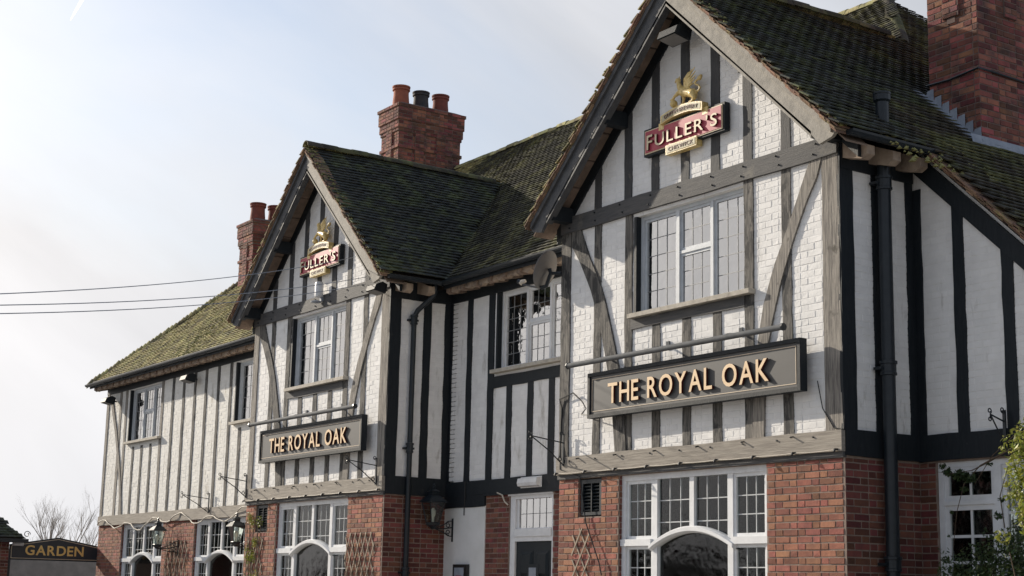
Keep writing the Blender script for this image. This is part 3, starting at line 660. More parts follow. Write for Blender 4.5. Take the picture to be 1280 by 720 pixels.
def tile_geo(it, zero=False):
    c, u, v, n, w_, L, t, mi, up, rot = it
    c = np.zeros(3) if zero else c; uu = u*math.cos(rot)+v*math.sin(rot); vv = v*math.cos(rot)-u*math.sin(rot)
    th = .017; lo = .042+up; hi = .004
    a = c-vv*L*.3; b = c+vv*L*.7; hw = uu*w_/2; cam_ = .004
    # cambered tile: three vertices across at the exposed edge
    top = [a-hw+n*lo, a+n*(lo+cam_), a+hw+n*lo, b+hw+n*hi, b+n*(hi+cam_), b-hw+n*hi]
    bot = [p-n*th for p in top]
    return top+bot
TF = [(0, 1, 4, 5), (1, 2, 3, 4), (0, 6, 7, 1), (1, 7, 8, 2), (0, 5, 11, 6), (2, 8, 9, 3)]
TL = Tiles()
nm = math.hypot(1, MS); vm = np.array((0, 1, MS))/nm                      # main slope, up = +y
def main_uv(pts): return [(x, (y-.8)*nm) for x, y in pts]
HL, HRx = -26.15, -4.09
mainpoly = [(HL, .68), (HL+4.5, 5.31), (HRx, 5.31), (-2.45, 3.67), (-5.32, .80), (-5.32, .68), (-9.35, .68), (-9.35, .80), (RC+DX, 3.67), (-15.08, .80), (-15.08, .68)]
def main_mat(a, b): return 2 if a < -15.2+(b*.0) else 3
TL.plane((0, .8, 6.38+.02), (1, 0, 0), vm, main_uv(mainpoly), main_mat)
ng = math.hypot(1, S)
ve = np.array((-1, 0, S))/ng; vw = np.array((1, 0, S))/ng
ex0 = .42                                                                # east eaves of right gable
eu = lambda x: (ex0-x)*ng
E0 = (ex0, 0, zgab(ex0)+.02)
eastpoly = [(-.42, eu(.42)), (-.42, eu(RC)), (3.67, eu(RC)), (5.31, eu(HRx)), (9.9, eu(.5)), (9.9, eu(3.9)), (.93, eu(3.9)), (.93, eu(.44)), (.9, eu(.42))]
TL.plane(E0, (0, 1, 0), ve, eastpoly, lambda a, b: 1 if (a > .9 and b < 1.3) or a > 3.2 else 0)
for c, a0 in ((RC+DX, 0),):
    TL.plane((c+2.87, 0, zgab(RC+2.87)+.02), (0, 1, 0), ve, [(-.38, 0), (-.38, 2.87*ng), (3.67, 2.87*ng), (.80, 0)], 0)
for c in (RC, RC+DX):
    TL.plane((c-2.87, 0, zgab(RC-2.87)+.02), (0, 1, 0), vw, [(-.40, 0), (-.40, 2.87*ng), (3.67, 2.87*ng), (.80, 0)], 2)
vh = np.array((1, 0, .927))/math.hypot(1, .927)                          # left hip end
TL.plane((HL, 0, 6.30), (0, 1, 0), vh, [(.8, 0), (5.31, 4.5*1.363), (9.8, 0)], 2)
its = TL.items; scs = [score(i[0], i[3], 1) for i in its]; order = sorted(range(len(its)), key=lambda i: -scs[i]); top = set(i for i in order[:300] if scs[i] > 0)
V = []; F = []; T = []; MI = []; cache = {}
TM = ['tile_dark', 'tile_green', 'tile_mossy', 'tile_olive']
for i, it in enumerate(its):
    if i in top:
        key = (tuple(np.round(it[3], 2)), it[7], random.randrange(6)); me = cache.get(key)
        if me is None:
            g = tile_geo(it, True); me = bpy.data.meshes.new('roof_tile'); fs = TF if np.cross(g[1]-g[0], g[4]-g[0])@it[3] > 0 else [tuple(reversed(f)) for f in TF]
            me.from_pydata([tuple(map(float, x)) for x in g], [], fs); me.materials.append(M[TM[it[7]]]); cache[key] = me
        o = bpy.data.objects.new('roof_tile', me); col.objects.link(o); o.parent = pub; o.location = Vector(it[0])
    else:
        g = tile_geo(it); k = len(V); V += g; fs = TF if np.cross(g[1]-g[0], g[4]-g[0])@it[3] > 0 else [tuple(reversed(f)) for f in TF]
        F += [tuple(a+k for a in f) for f in fs]; T += [it[6]]*12; MI += [it[7]]*6
o = mesh_raw('roof_tiling', np.array(V), F, TM, pub, T, kind='stuff'); o.data.polygons.foreach_set('material_index', MI)
# decks (solid roof planes under the tiles)
def deck(name, pts, m='roof_deck', th=.07):
    MB().prism([(x, y, z-.02) for x, y, z in pts], (0, 0, -th)).build(name, m, pub)
zm_ = lambda p: (p[0], p[1], zmain(p[1]))
deck('main_roof_deck', [zm_(p) for p in ((HL+.04, .76), (HL+4.5, 5.31), (HRx, 5.31), (-2.45, 3.67), (-5.32, .76))])
deck('rear_roof_deck', [(HL, 9.82, 6.38), (HL+4.5, 5.31, 10.55), (HRx, 5.31, 10.55), (.42, 9.82, 6.38)])
deck('hip_roof_deck', [(HL+.04, .76, 6.36), (HL+4.5, 5.31, 10.54), (HL+.04, 9.82, 6.36)])
ze = lambda x, y: (x, y, zgab(x))
deck('gable_roof_deck', [ze(.36, -.34), ze(RC, -.34), ze(RC, 3.67), (HRx, 5.31, 10.54), ze(.36, 9.7)], 'roof_deck')
deck('gable_roof_deck', [ze(3.85, .95), ze(.36, .95), ze(.36, 9.7), ze(3.85, 9.7)], 'roof_deck')
for dx in (0, DX):
    c = RC+dx; w3 = lambda x, y: (x, y, RZ-S*abs(x-c))
    deck('gable_roof_deck', [w3(c-2.83, -.34), w3(c, -.34), w3(c, 3.67), w3(c-2.83, .8)])
    if dx: deck('gable_roof_deck', [w3(c+2.83, -.34), w3(c, -.34), w3(c, 3.67), w3(c+2.83, .8)])
    # soffit boards under the overhang, laid side by side
    for sgn in (-1, 1):
        for k in range(9):
            a, b = .32*k+.01, .32*k+.31
            MB().prism([(c+sgn*a, -.33, RZ-S*a-.11), (c+sgn*b, -.33, RZ-S*b-.11), (c+sgn*b, -.33, RZ-S*b-.13), (c+sgn*a, -.33, RZ-S*a-.13)], (0, .32, 0)).build('soffit_board', 'soffit', pub)
    # barge boards: main board, capping strip and tile verge above it
    for sgn in (-1, 1):
        m_ = 'barge' if sgn > 0 else 'barge_shaded'; L_ = 2.66 if sgn > 0 else 2.69; foot = [(L_+.10, -.02), (L_+.17, .05), (L_+.10, .09)]
        P = lambda a, o: (c+sgn*a, -.405, RZ-S*a+o)
        poly = [P(0, -.10), P(L_*.5, -.10), P(L_-.05, -.09), (c+sgn*(L_+.17), -.405, zgab(RC+L_)-.13), (c+sgn*(L_+.19), -.405, zgab(RC+L_)-.17), (c+sgn*(L_+.08), -.405, zgab(RC+L_)-.26), (c+sgn*(L_-.10), -.405, zgab(RC+L_)-.30), P(L_-.22, -.37), P(L_*.5, -.37), P(0, -.40)]
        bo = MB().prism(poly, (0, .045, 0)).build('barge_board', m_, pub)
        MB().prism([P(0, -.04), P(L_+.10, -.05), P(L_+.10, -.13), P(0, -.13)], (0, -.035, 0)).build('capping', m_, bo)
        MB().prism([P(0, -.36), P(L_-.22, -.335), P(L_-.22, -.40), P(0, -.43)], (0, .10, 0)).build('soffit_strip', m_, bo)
    # verge tiles seen on edge
    vb = MB()
    for sgn in (-1, 1):
        s0 = 0
        while s0 < 2.80*ng:
            L2 = .10; a = s0/ng; b = (s0+L2*1.25)/ng; j = random.uniform(-.025, .012); jz = random.uniform(-.012, .012); t = random.random()
            for lay, (zo, yo) in enumerate(((-.035, .0), (-.005, -.02), (.03, .012))):
                vb.prism([(c+sgn*a, -.455+j+yo, RZ-S*a+zo+jz), (c+sgn*b, -.455+j+yo, RZ-S*b+zo+.012+jz), (c+sgn*b, -.455+j+yo, RZ-S*b+zo-.012+jz), (c+sgn*a, -.455+j+yo, RZ-S*a+zo-.018+jz)], (0, .20, 0), tint=random.random()+.001)
            s0 += L2
    vb.build('verge_tiling', 'tile_edge', pub, kind='stuff')
vb = MB(); s0 = 0
while s0 < 3.4*ng:
    a = .42+s0/ng; b = a+.125/ng
    for zo, yo in ((-.07, .02), (-.035, 0), (0, -.02)):
        jz = random.uniform(-.008, .008); j = random.uniform(-.02, .01)
        vb.prism([(a, .90+j+yo, zgab(a)+zo+jz), (b, .90+j+yo, zgab(b)+zo+jz+.01), (b, .90+j+yo, zgab(b)+zo-.014+jz), (a, .90+j+yo, zgab(a)+zo-.02+jz)], (0, .22, 0), tint=random.random()+.001)
    s0 += .10
vb.build('verge_tiling', 'tile_edge', pub, kind='stuff')
# ridge and hip tiles
def halfround(L=.31, r=.11, n=7):
    vs = []; fs = []
    for y in (0, L):
        for k in range(n+1):
            a = math.pi*k/n; vs += [(math.cos(a)*r, y, math.sin(a)*r*.95), (math.cos(a)*(r-.016), y, math.sin(a)*(r-.016)*.95)]
    m = 2*(n+1)
    for k in range(n): fs += [(2*k, 2*k+2, m+2*k+2, m+2*k), (2*k+1, m+2*k+1, m+2*k+3, 2*k+3), (2*k, 2*k+1, 2*k+3, 2*k+2), (m+2*k, m+2*k+2, m+2*k+3, m+2*k+1)]
    fs += [(0, m, m+1, 1), (2*n, 2*n+1, m+2*n+1, m+2*n)]
    return vs, fs
rm = {}
def ridge_line(p, q, m, step=.30, L=.31, r=.11, tilt=0, name='ridge_tile'):
    p, q = Vector(p), Vector(q); d = (q-p).normalized(); n = max(1, int((q-p).length/step))
    for i in range(n):
        key = (m, L, r)
        if key not in rm:
            vs, fs = halfround(L, r); me = bpy.data.meshes.new(name); me.from_pydata(vs, [], fs); me.materials.append(M[m])
            me.polygons.foreach_set('use_smooth', [True]*len(me.polygons)); me.set_sharp_from_angle(angle=R(50)); rm[key] = me
        o = bpy.data.objects.new(name, rm[key]); col.objects.link(o); o.parent = pub
        x = d.cross(Vector((0, 0, 1))).normalized(); z = x.cross(d)
        mt = Matrix((x, d, z)).transposed().to_4x4() @ Matrix.Rotation(tilt+random.gauss(0, .012), 4, 'X') @ Matrix.Rotation(random.gauss(0, .03), 4, 'Y')
        o.matrix_local = Matrix.Translation(p+d*(i*step)+Vector((0, 0, -.055+random.gauss(0, .006)))) @ mt
ridge_line((HRx+.1, 5.31, 10.60), (HL+4.4, 5.31, 10.60), 'tile_mossy')
ridge_line((RC, -.46, RZ+.09), (RC, 3.6, RZ+.09), 'tile_green'); ridge_line((RC+DX, -.46, RZ+.09), (RC+DX, 3.5, RZ+.05), 'tile_green')
ridge_line((RC+.02, 3.75, RZ+.03), (HRx, 5.31, 10.55), 'tile_green', step=.10, L=.17, r=.10, tilt=.16, name='bonnet_tile')
ridge_line((HL, .72, 6.35), (HL+4.5, 5.31, 10.6), 'tile_mossy', step=.115, L=.18, r=.11, tilt=.25, name='bonnet_tile')
# moss cushions on the mossy left roof and on the verges
mo = MB()
def moss(c, r):
    k = 6; vs = [(c[0], c[1], c[2]+r*.7)]; 
    for i in range(k): a = 2*math.pi*i/k+random.random(); vs.append((c[0]+r*math.cos(a)*random.uniform(.7, 1.2), c[1]+r*math.sin(a)*random.uniform(.7, 1.2), c[2]-r*.35))
    mo.add(vs, [(0, i+1, (i+1) % k+1) for i in range(k)])
for _ in range(2600):
    x = random.uniform(-26, -15.3); y = .7+abs(random.gauss(0, 1.3))
    if y > 5.2 or x < HL+(y-.8)*1.0+.1 or x > -15.0+(y-.8)*.98: continue
    moss((x, y, zmain(y)+.04), random.uniform(.015, .045))
for dx in (0, DX):
    for _ in range(260):
        a = random.uniform(0, 2.9); sgn = random.choice((-1, 1)); moss((RC+dx+sgn*a, -.4+random.uniform(-.08, .08), RZ-S*a+.05), random.uniform(.012, .035))
for _ in range(200):
    y = random.uniform(.2, 1.6); x = .55+random.uniform(-.35, .3); moss((x, y, zgab(x)+.04), random.uniform(.015, .04))
mo.build('moss', 'moss', pub, kind='stuff')

# ---- eaves: rafter feet and gutters
def gutter(p, q, r=.062):
    p, q = Vector(p), Vector(q); d = (q-p).normalized(); s = d.cross(Vector((0, 0, 1))); vs = []; fs = []; n = 8
    segs = max(1, int((q-p).length/1.2))
    for i in range(segs+1):
        c = p+(q-p)*i/segs+Vector((0, 0, random.uniform(-.008, .004)))
        for k in range(n+1):
            a = math.pi+math.pi*k/n
            for rr in (r, r-.008): vs.append(c+s*math.cos(a)*rr+Vector((0, 0, math.sin(a)*rr)))
    m = 2*(n+1)
    for i in range(segs):
        for k in range(n):
            b = i*m+2*k; fs += [(b, b+2, b+m+2, b+m), (b+1, b+m+1, b+m+3, b+3)]
        fs += [(i*m, i*m+m, i*m+m+1, i*m+1), (i*m+2*n, i*m+2*n+1, i*m+m+2*n+1, i*m+m+2*n)]
    for e in (0, segs*m): fs.append(tuple(e+2*k for k in range(n+1)))
    g = MB().add(vs, fs).build('gutter', 'black_metal', pub)
    for i in range(segs+1):
        if segs > 2:
            c = p+(q-p)*i/segs; c -= d*.0; MB().tube([c+Vector((0, 0, -r-.004))-s*0-d*.02, c+Vector((0, 0, -r-.004))+d*.02], .014, 6).build('gutter_bracket', 'black_metal', g)
gutter((-26.2, .66, 6.335), (-15.02, .66, 6.345)); gutter((-9.30, .66, 6.345), (-5.3, .66, 6.345))
gutter((.47, -.33, 6.34), (.47, 1.12, 6.34)); gutter((RC+DX+2.93, -.33, 6.34), (RC+DX+2.93, .62, 6.34))
def feet(xs, y0, y1, z=6.12):
    for x in xs: MB().prism([(x-.045, y0, z+.13), (x-.045, y0, z+.02), (x-.045, y0+.06, z-.01), (x-.045, y1, z+.06), (x-.045, y1, z+.22)], (.09, 0, 0)).build('rafter_foot', 'soffit', pub)
feet(np.arange(-25.9, -14.9, .40), .76, YR+.02, 6.17); feet(np.arange(-9.3, -5.4, .40), .76, YR+.02, 6.17)
for a_, b_ in ((-26.15, -15.05), (-9.35, -5.3)): MB().box(a_, b_, .715, .74, 6.24, 6.40).build('fascia_board', 'black_timber', pub)
for x0, lim_ in ((0, (.02, .42, .84)), (DX, (.05, .45))):
    for y in lim_: MB().prism([(x0+.38, y, 6.26), (x0+.38, y, 6.16), (x0+.30, y, 6.12), (x0-.02, y, 6.20), (x0-.02, y, 6.42)], (0, .12, 0)).build('rafter_foot', 'rafter_end', pub)
eb = MB()                      # lumpy mortar torching between the rafter feet
for a, b in ((-25.9, -14.9), (-9.3, -5.2)):
    x = a
    while x < b:
        w_ = random.uniform(.13, .24); eb.prism([(x, .80, 6.21-random.uniform(0, .015)), (x+w_*.5, .80, 6.18-random.uniform(0, .03)), (x+w_, .80, 6.21-random.uniform(0, .015)), (x+w_, .80, 6.34), (x, .80, 6.34)], (0, .08, 0)); x += w_
eb.build('eaves_mortar', 'rafter_end', pub, kind='stuff')
so_ = MB(); so_.box(-26.0, -15.0, .72, YR, 6.345, 6.36); so_.box(-9.4, -5.2, .72, YR, 6.345, 6.36); so_.build('eaves_board', 'black_timber', pub)

# ---- chimneys --------------------------------------------------------
def chimney(x0, x1, y0, y1, zb, zt, pots, objs, corbel=True, band=None, pz=None):
    ch = MB().box(x0, x1, y0, y1, zb, zt-.02).build('chimney', 'chimney_mortar', pub)
    Bk = Bricks(); mb = MB()
    def ring(a0, a1, b0, b1, c0, c1, core=True):
        if core: mb.box(a0, a1, b0, b1, c0, c1)
        Bk.wall((0, b0, 0), ex, ny, a0, a1, c0, c1, bond='flemish', jit=.002); Bk.wall((a1, 0, 0), ey, px_, b0, b1, c0, c1, bond='flemish', jit=.002)
        Bk.wall((a0, 0, 0), ey, (-1, 0, 0), b0, b1, c0, c1, bond='flemish', jit=.002)
    ring(x0, x1, y0, y1, zb, zt-.02, False)
    w_ = .03
    # projecting pilasters in the middle of each face
    if pz:
        xm, ym = (x0+x1)/2, (y0+y1)/2
        ring(xm-.12, xm+.12, y0-w_, y0+.02, pz, zt-.35); Bk.wall((0, y0-w_, 0), ex, ny, xm-.12, xm+.12, pz, zt-.35)
        for yy in ((ym-.12,) if y1-y0 < 1.3 else (ym-.38, ym+.16)):
            mb.box(x1-.02, x1+w_, yy, yy+.22, pz, zt-.35); Bk.wall((x1+w_, 0, 0), ey, px_, yy, yy+.22, pz, zt-.35)
        for q, e in ((pz-.075, .02), (pz-.15, .0)):
            if e: mb.box(xm-.06, xm+.06, y0-e, y0+.02, q, q+.07)
    if corbel:
        for c0, c1, e in ((zt-.92, zt-.85, .03), (zt-.55, zt-.48, .022), (zt-.48, zt-.30, .042), (zt-.30, zt-.02, .062), (zt-.02, zt+.05, .085)):
            ring(x0-e, x1+e, y0-e, y1+e, c0, c1)
        mb2 = MB(); e = .07; mb2.add([(x0-e, y0-e, zt+.05), (x1+e, y0-e, zt+.05), (x1+e, y1+e, zt+.05), (x0-e, y1+e, zt+.05), (x0+.1, y0+.1, zt+.13), (x1-.1, y0+.1, zt+.13), (x1-.1, y1-.1, zt+.13), (x0+.1, y1-.1, zt+.13)], [(0, 1, 5, 4), (1, 2, 6, 5), (2, 3, 7, 6), (3, 0, 4, 7), (4, 5, 6, 7)]); mb2.build('flaunching', 'chimney_mortar', ch)
    if mb.v: mb.build('corbel', 'chimney_mortar', ch)
    emit(Bk, 'brick', 'brickwork', ['chimney_brick'], ch, objs)
    for (yy, h, r, m_) in pots:
        xm = (x0+x1)/2; MB().lathe((xm, yy, zt+.06), [(r, 0), (r*.98, h*.3), (r*.9, h*.62), (r*.9, h*.8), (r*1.04, h*.82), (r*1.04, h*.9), (r*.94, h*.92), (r*1.06, h*.94), (r*1.08, h), (r*.88, h), (r*.86, h-.12)], 18).build('chimney_pot', m_, ch, smooth=True)
    return ch
c1 = chimney(-.72, .03, 2.30, 4.0, 6.0, 11.2, [(2.7, .4, .15, 'terracotta'), (3.2, .4, .15, 'terracotta'), (3.7, .4, .15, 'terracotta')], 260, pz=8.42)
chimney(-17.28, -16.52, 3.80, 5.34, 8.6, 11.72, [(4.03, .50, .185, 'terracotta'), (4.53, .47, .18, 'terracotta_dark'), (5.03, .49, .185, 'terracotta_red')], 0, pz=9.0)
chimney(-23.30, -22.52, 3.25, 4.6, 8.2, 10.20, [(3.50, .50, .19, 'terracotta_red'), (3.98, .50, .20, 'terracotta_red')], 0, pz=8.4)
# lead flashing round the near chimney: stepped up the front face, apron along the right
fl = MB(); x = -.76
fl.prism([(-.86, 2.285, zgab(-.86)+.03), (.06, 2.285, zgab(.06)+.03), (.06, 2.285, zgab(.06)+.12), (-.74, 2.285, zgab(-.74)+.12)], (0, .012, 0))
while x < .0:
    z = zgab(x)+.10; fl.add([(x, 2.283, z-.03), (x+.115, 2.283, z-.115), (x+.115, 2.283, z-.115+.17), (x+.02, 2.278, z+.04)], [(0, 1, 2, 3)]); x += .115
fl.add([(-.95, 2.10, zgab(-.95)+.05), (.10, 2.10, zgab(.10)+.05), (.06, 2.29, zgab(.06)+.09), (-.84, 2.29, zgab(-.84)+.09)], [(0, 1, 2, 3)])
n = 12
for i in range(n):
    a, b = 2.10+i*.17, 2.10+(i+1)*.17
    fl.add([(.042, a, zgab(.042)+.15), (.042, b, zgab(.042)+.15), (.07, b, zgab(.07)+.055), (.07, a, zgab(.07)+.055), (.22, b, zgab(.22)+.045), (.22+.015*(i % 2), a, zgab(.22)+.045)], [(0, 1, 2, 3), (3, 2, 4, 5)])
fl.build('lead_flashing', 'lead', c1)
bd = MB(); bd.tube([(-.745, 2.275, 7.66), (-.4, 2.272, 7.645), (.045, 2.27, 7.68), (.055, 2.5, 7.675), (.05, 3.2, 7.66), (.05, 4.0, 7.66)], .014, 6); bd.build('chimney_strap', 'black_metal', c1)

# ================================================================== THINGS ON AND AROUND THE PUB
# ---- lettering ------------------------------------------------------
def letters(txt, parent, x0, x1, zc, capz, y, front, side, depth=.024, face='-y', bold=.02, gap=.10, space=.42, arc=None, big_first=1., shear=0):
    """each letter a solid of its own, front one material and sides another; fitted between x0 and x1"""
    items = []; cur = 0
    for ch in txt:
        if ch == ' ': cur += space; items.append(None); continue
        cu = bpy.data.curves.new('letter', 'FONT'); cu.body = ch; cu.size = 1; cu.extrude = .02; cu.offset = bold; cu.resolution_u = 4
        ob = bpy.data.objects.new('tmp', cu); col.objects.link(ob); dg = bpy.context.evaluated_depsgraph_get(); me = bpy.data.meshes.new_from_object(ob.evaluated_get(dg))
        bpy.data.objects.remove(ob); bpy.data.curves.remove(cu)
        n = len(me.vertices); a = np.empty(n*3); me.vertices.foreach_get('co', a); a = a.reshape(-1, 3); xm, xM = a[:, 0].min(), a[:, 0].max()
        a[:, 0] -= xm; items.append((me, a, cur, xM-xm)); cur += xM-xm+gap
    cur -= gap; kx = (x1-x0)/cur; cap = .73
    for k, it in enumerate(items):
        if it is None: continue
        me, a, c, w_ = it; s = capz/cap
        b = np.zeros_like(a); u = x0+(a[:, 0]+c)*kx; 
        zz = a[:, 1]*s*(big_first if k == 0 else 1)-capz/2*(1 if k or big_first == 1 else big_first)
        if arc: u_m = x0+(c+w_/2)*kx; zz = zz+arc(u_m)
        yy = a[:, 2]/.02*depth/2
        cx = x0+(c+w_/2)*kx
        if face == '-y': b[:, 0] = u-cx; b[:, 1] = -yy; b[:, 2] = zz; loc = (cx, y, zc)
        else: b[:, 0] = yy; b[:, 1] = u-cx; b[:, 2] = zz; loc = (y, cx, zc)
        me.vertices.foreach_set('co', b.ravel()); me.materials.clear(); me.materials.append(M[front]); me.materials.append(M[side]); me.update()
        fn = np.empty(len(me.polygons)*3); me.polygons.foreach_get('normal', fn); fn = fn.reshape(-1, 3); ax = 1 if face == '-y' else 0
        me.polygons.foreach_set('material_index', (np.abs(fn[:, ax]) < .5).astype(int)); me.update()
        o = bpy.data.objects.new('letter', me); col.objects.link(o); o.parent = parent; o.location = Vector(loc)-woff(parent)

# ---- THE ROYAL OAK signs
rs = thing('pub_name_sign', (-2.33, 0, 3.69), 'long dark THE ROYAL OAK name board on the large right gable', 'sign', 'pub name boards on the gables')
X0, X1, Z0, Z1 = -4.23, -.43, 3.69, 4.26
MB().box(X0+.045, X1-.045, -.185, -.11, Z0+.045, Z1-.045).build('board', 'sign_face', rs)
for a in ((X0, X1, Z0, Z0+.045), (X0, X1, Z1-.045, Z1), (X0, X0+.045, Z0+.045, Z1-.045), (X1-.045, X1, Z0+.045, Z1-.045)):
    MB().box(a[0], a[1], -.205, -.10, a[2], a[3]).build('frame', 'black_timber', rs)
tr = MB(); i0, i1, j0, j1 = X0+.075, X1-.075, Z0+.078, Z1-.078; t = .009
tr.box(i0, i1, -.189, -.184, j0, j0+t); tr.box(i0, i1, -.189, -.184, j1-t, j1); tr.box(i0, i0+t, -.189, -.184, j0+t, j1-t); tr.box(i1-t, i1, -.189, -.184, j0+t, j1-t); tr.build('gold_line', 'sign_trim', rs)
for x in (-3.9, -2.6, -1.2): MB().box(x-.02, x+.02, -.11, -.01, Z1-.12, Z1-.08).build('bracket', 'black_metal', rs)
letters('THE ROYAL OAK', rs, at(761, 490, 1, -.2)[0], at(962, 470, 1, -.2)[0], 3.975, .262, -.205, 'gold', 'maroon', depth=.026, bold=.012, gap=.13, space=.40)
def rail(x0, x1, z, label):
    t = thing('sign_light', ((x0+x1)/2, 0, z), label, 'sign light', 'trough lights over the name boards')
    b = MB(); b.tube([(x0, -.30, z), (x1, -.30, z)], .034, 12); b.build('light_tube', 'steel_tube', t, smooth=True)
    for x, in ((x0,), (x1,)): MB().tube([(x-.012, -.30, z), (x+.012, -.30, z)], .042, 8).build('end_cap', 'black_metal', t)
    for f_ in (.12, .42, .75): x = x0+(x1-x0)*f_; MB().tube([(x, -.0, z+.09), (x, -.22, z+.05), (x, -.29, z+.02)], .012, 6).build('support_arm', 'steel_tube', t); MB().box(x-.03, x+.03, -.02, -.0, z+.05, z+.15).build('wall_plate', 'steel_tube', t)
    return t
_ra, _rb = at(710, 457, 1, -.30), at(979, 409, 1, -.30)
r1 = rail(_ra[0], _rb[0], (_ra[2]+_rb[2])/2, 'grey tubular trough light above the name board on the right gable')
copy_tree(rs, None, 'smaller looking THE ROYAL OAK name board on the far left gable', (DX-.02, 0, -.02))
copy_tree(r1, None, 'grey tubular trough light above the name board on the far left gable', (DX+.06, 0, -.02))

# ---- FULLER'S signs with the griffin
fs = thing('brewery_sign', (-2.49, 0, 6.9), "red FULLER'S sign with gilded griffin high on the near right gable", 'sign', 'brewery signs in the gables')
X0, X1, Z0, Z1 = -3.24, -1.73, 6.90, 7.25
MB().box(X0, X1, -.10, -.02, Z0, Z1).build('frame', 'black_timber', fs)
MB().box(X0+.03, X1-.03, -.112, -.098, Z0+.025, Z1-.025).build('trim', 'cream_letter', fs)
MB().box(X0+.045, X1-.045, -.118, -.110, Z0+.038, Z1-.038).build('board', 'fuller_red', fs)
letters("FULLER'S", fs, X0+.10, X1-.09, (Z0+Z1)/2-.014, .160, -.128, 'cream_letter', 'maroon', depth=.03, bold=.006, gap=.17, big_first=1.22)
MB().box(-2.79, -2.21, -.125, -.03, 6.825, 6.945).build('plaque', 'gilt', fs); MB().box(-2.765, -2.235, -.130, -.124, 6.842, 6.928).build('plaque_face', 'gilt_dull', fs)
letters('CHISWICK', fs, -2.73, -2.27, 6.885, .052, -.132, 'maroon', 'maroon', depth=.006, bold=.0, gap=.18)
arc = lambda x: 7.262+.07*(1-((x+2.47)/.44)**2)
bn = MB(); n = 14; vs = []; fa = []
for i in range(n+1):
    x = -2.86+.78*i/n; z = arc(x)
    vs += [(x, -.05, z-.055), (x, -.15, z-.055), (x, -.15, z+.055), (x, -.05, z+.055)]
for i in range(n): fa += [(4*i+q, 4*i+(q+1) % 4, 4*i+4+(q+1) % 4, 4*i+4+q) for q in range(4)]
fa += [(0, 1, 2, 3), (4*n+3, 4*n+2, 4*n+1, 4*n)]; bn.add(vs, fa)
for s_ in (-1, 1): bn.box(-2.47+s_*.41-.05, -2.47+s_*.41+.05, -.12, -.04, 7.17, 7.26)
bn.build('banner', 'gilt', fs, kind='stuff')
bf = MB(); vs = []; fa = []
for i in range(n+1): x = -2.83+.72*i/n; z = arc(x); vs += [(x, -.153, z-.038), (x, -.153, z+.038)]
fa = [(2*i, 2*i+2, 2*i+3, 2*i+1) for i in range(n)]; bf.add(vs, fa).build('banner_face', 'gilt_dull', fs)
letters('GRIFFIN BREWERY', fs, -2.78, -2.16, 0, .048, -.157, 'maroon', 'maroon', depth=.005, bold=0, gap=.14, space=.3, arc=arc)
# the griffin, modelled from tapering limbs and fused
def fuse(parts, name, m, parent, voxel=.0065):
    mb = MB()
    for a, b, ra, rb in parts:
        a, b = Vector(a), Vector(b); d = b-a; n = 5; pts = []; rs_ = []
        L = d.length; u = d.normalized() if L > 1e-6 else Vector((0, 0, 1))
        for t in (-1, -.8, -.45): pts.append(a+u*ra*t); rs_.append(max(.002, ra*math.sqrt(max(0, 1-t*t))))
        for i in range(n+1): t = i/n; pts.append(a+d*t); rs_.append(ra+(rb-ra)*t)
        for t in (.45, .8, 1): pts.append(b+u*rb*t); rs_.append(max(.002, rb*math.sqrt(max(0, 1-t*t))))
        mb.tube(pts, rs_, 10)
    o = mb.build(name, m, parent, smooth=False)
    md = o.modifiers.new('r', 'REMESH'); md.mode = 'VOXEL'; md.voxel_size = voxel
    sm = o.modifiers.new('s', 'SMOOTH'); sm.iterations = 2; sm.factor = .5
    dg = bpy.context.evaluated_depsgraph_get(); me = bpy.data.meshes.new_from_object(o.evaluated_get(dg)); o.modifiers.clear(); o.data = me
    me.polygons.foreach_set('use_smooth', [True]*len(me.polygons)); return o
def G(gx, gy, y=-.11): 
    p = at(795+gx/6, 80+gy/6, 1, -.12); return (p[0], y, p[2]+.075)
gp = []
seg = lambda a, b, ra, rb, ya=-.11, yb=-.11: gp.append((G(*a, ya), G(*b, yb), ra, rb))
seg((345, 250), (425, 262), .060, .058)                 # trunk
seg((345, 250), (322, 212), .055, .036); seg((322, 212), (312, 178), .034, .026)    # chest, neck
seg((314, 166), (306, 164), .030, .026); seg((300, 168), (286, 180), .016, .006)     # head, beak
seg((318, 150), (322, 134), .011, .004); seg((290, 182), (290, 190), .006, .004)                 # ear
for k, (a, b) in enumerate((((362, 235), (440, 68)), ((366, 240), (448, 96)), ((368, 245), (448, 126)), ((372, 250), (442, 156)), ((360, 228), (418, 82)), ((358, 222), (396, 104)), ((376, 252), (432, 186)))):
    m_ = ((a[0]+b[0])/2-6, (a[1]+b[1])/2-2); seg(a, m_, .018, .016, -.10, -.135); seg(m_, b, .016, .006, -.135, -.12-.005*(k % 2))
seg((340, 270), (345, 305), .030, .020, -.09, -.09); seg((345, 305), (338, 340), .018, .018, -.09, -.09); seg((338, 342), (326, 345), .018, .016, -.09, -.09)
seg((330, 262), (305, 290), .030, .020, -.14, -.15); seg((305, 290), (288, 318), .018, .018, -.15, -.15); seg((288, 320), (276, 318), .018, .014, -.15, -.15)
seg((430, 268), (448, 296), .046, .030, -.14, -.14); seg((448, 296), (432, 322), .022, .016, -.14, -.14); seg((432, 324), (412, 330), .018, .016, -.14, -.14)
seg((420, 270), (412, 300), .040, .026, -.08, -.08); seg((412, 300), (402, 325), .020, .016, -.08, -.08); seg((402, 328), (388, 334), .016, .014, -.08, -.08)
tl = [(440, 250), (466, 240), (476, 218), (462, 200), (442, 196), (438, 178), (456, 160), (474, 150)]
for a, b in zip(tl, tl[1:]): seg(a, b, .013, .013)
seg((472, 148), (482, 132), .030, .022)
seg((288, 345), (288, 346), .050, .050, -.13, -.13)      # ball under the raised paw
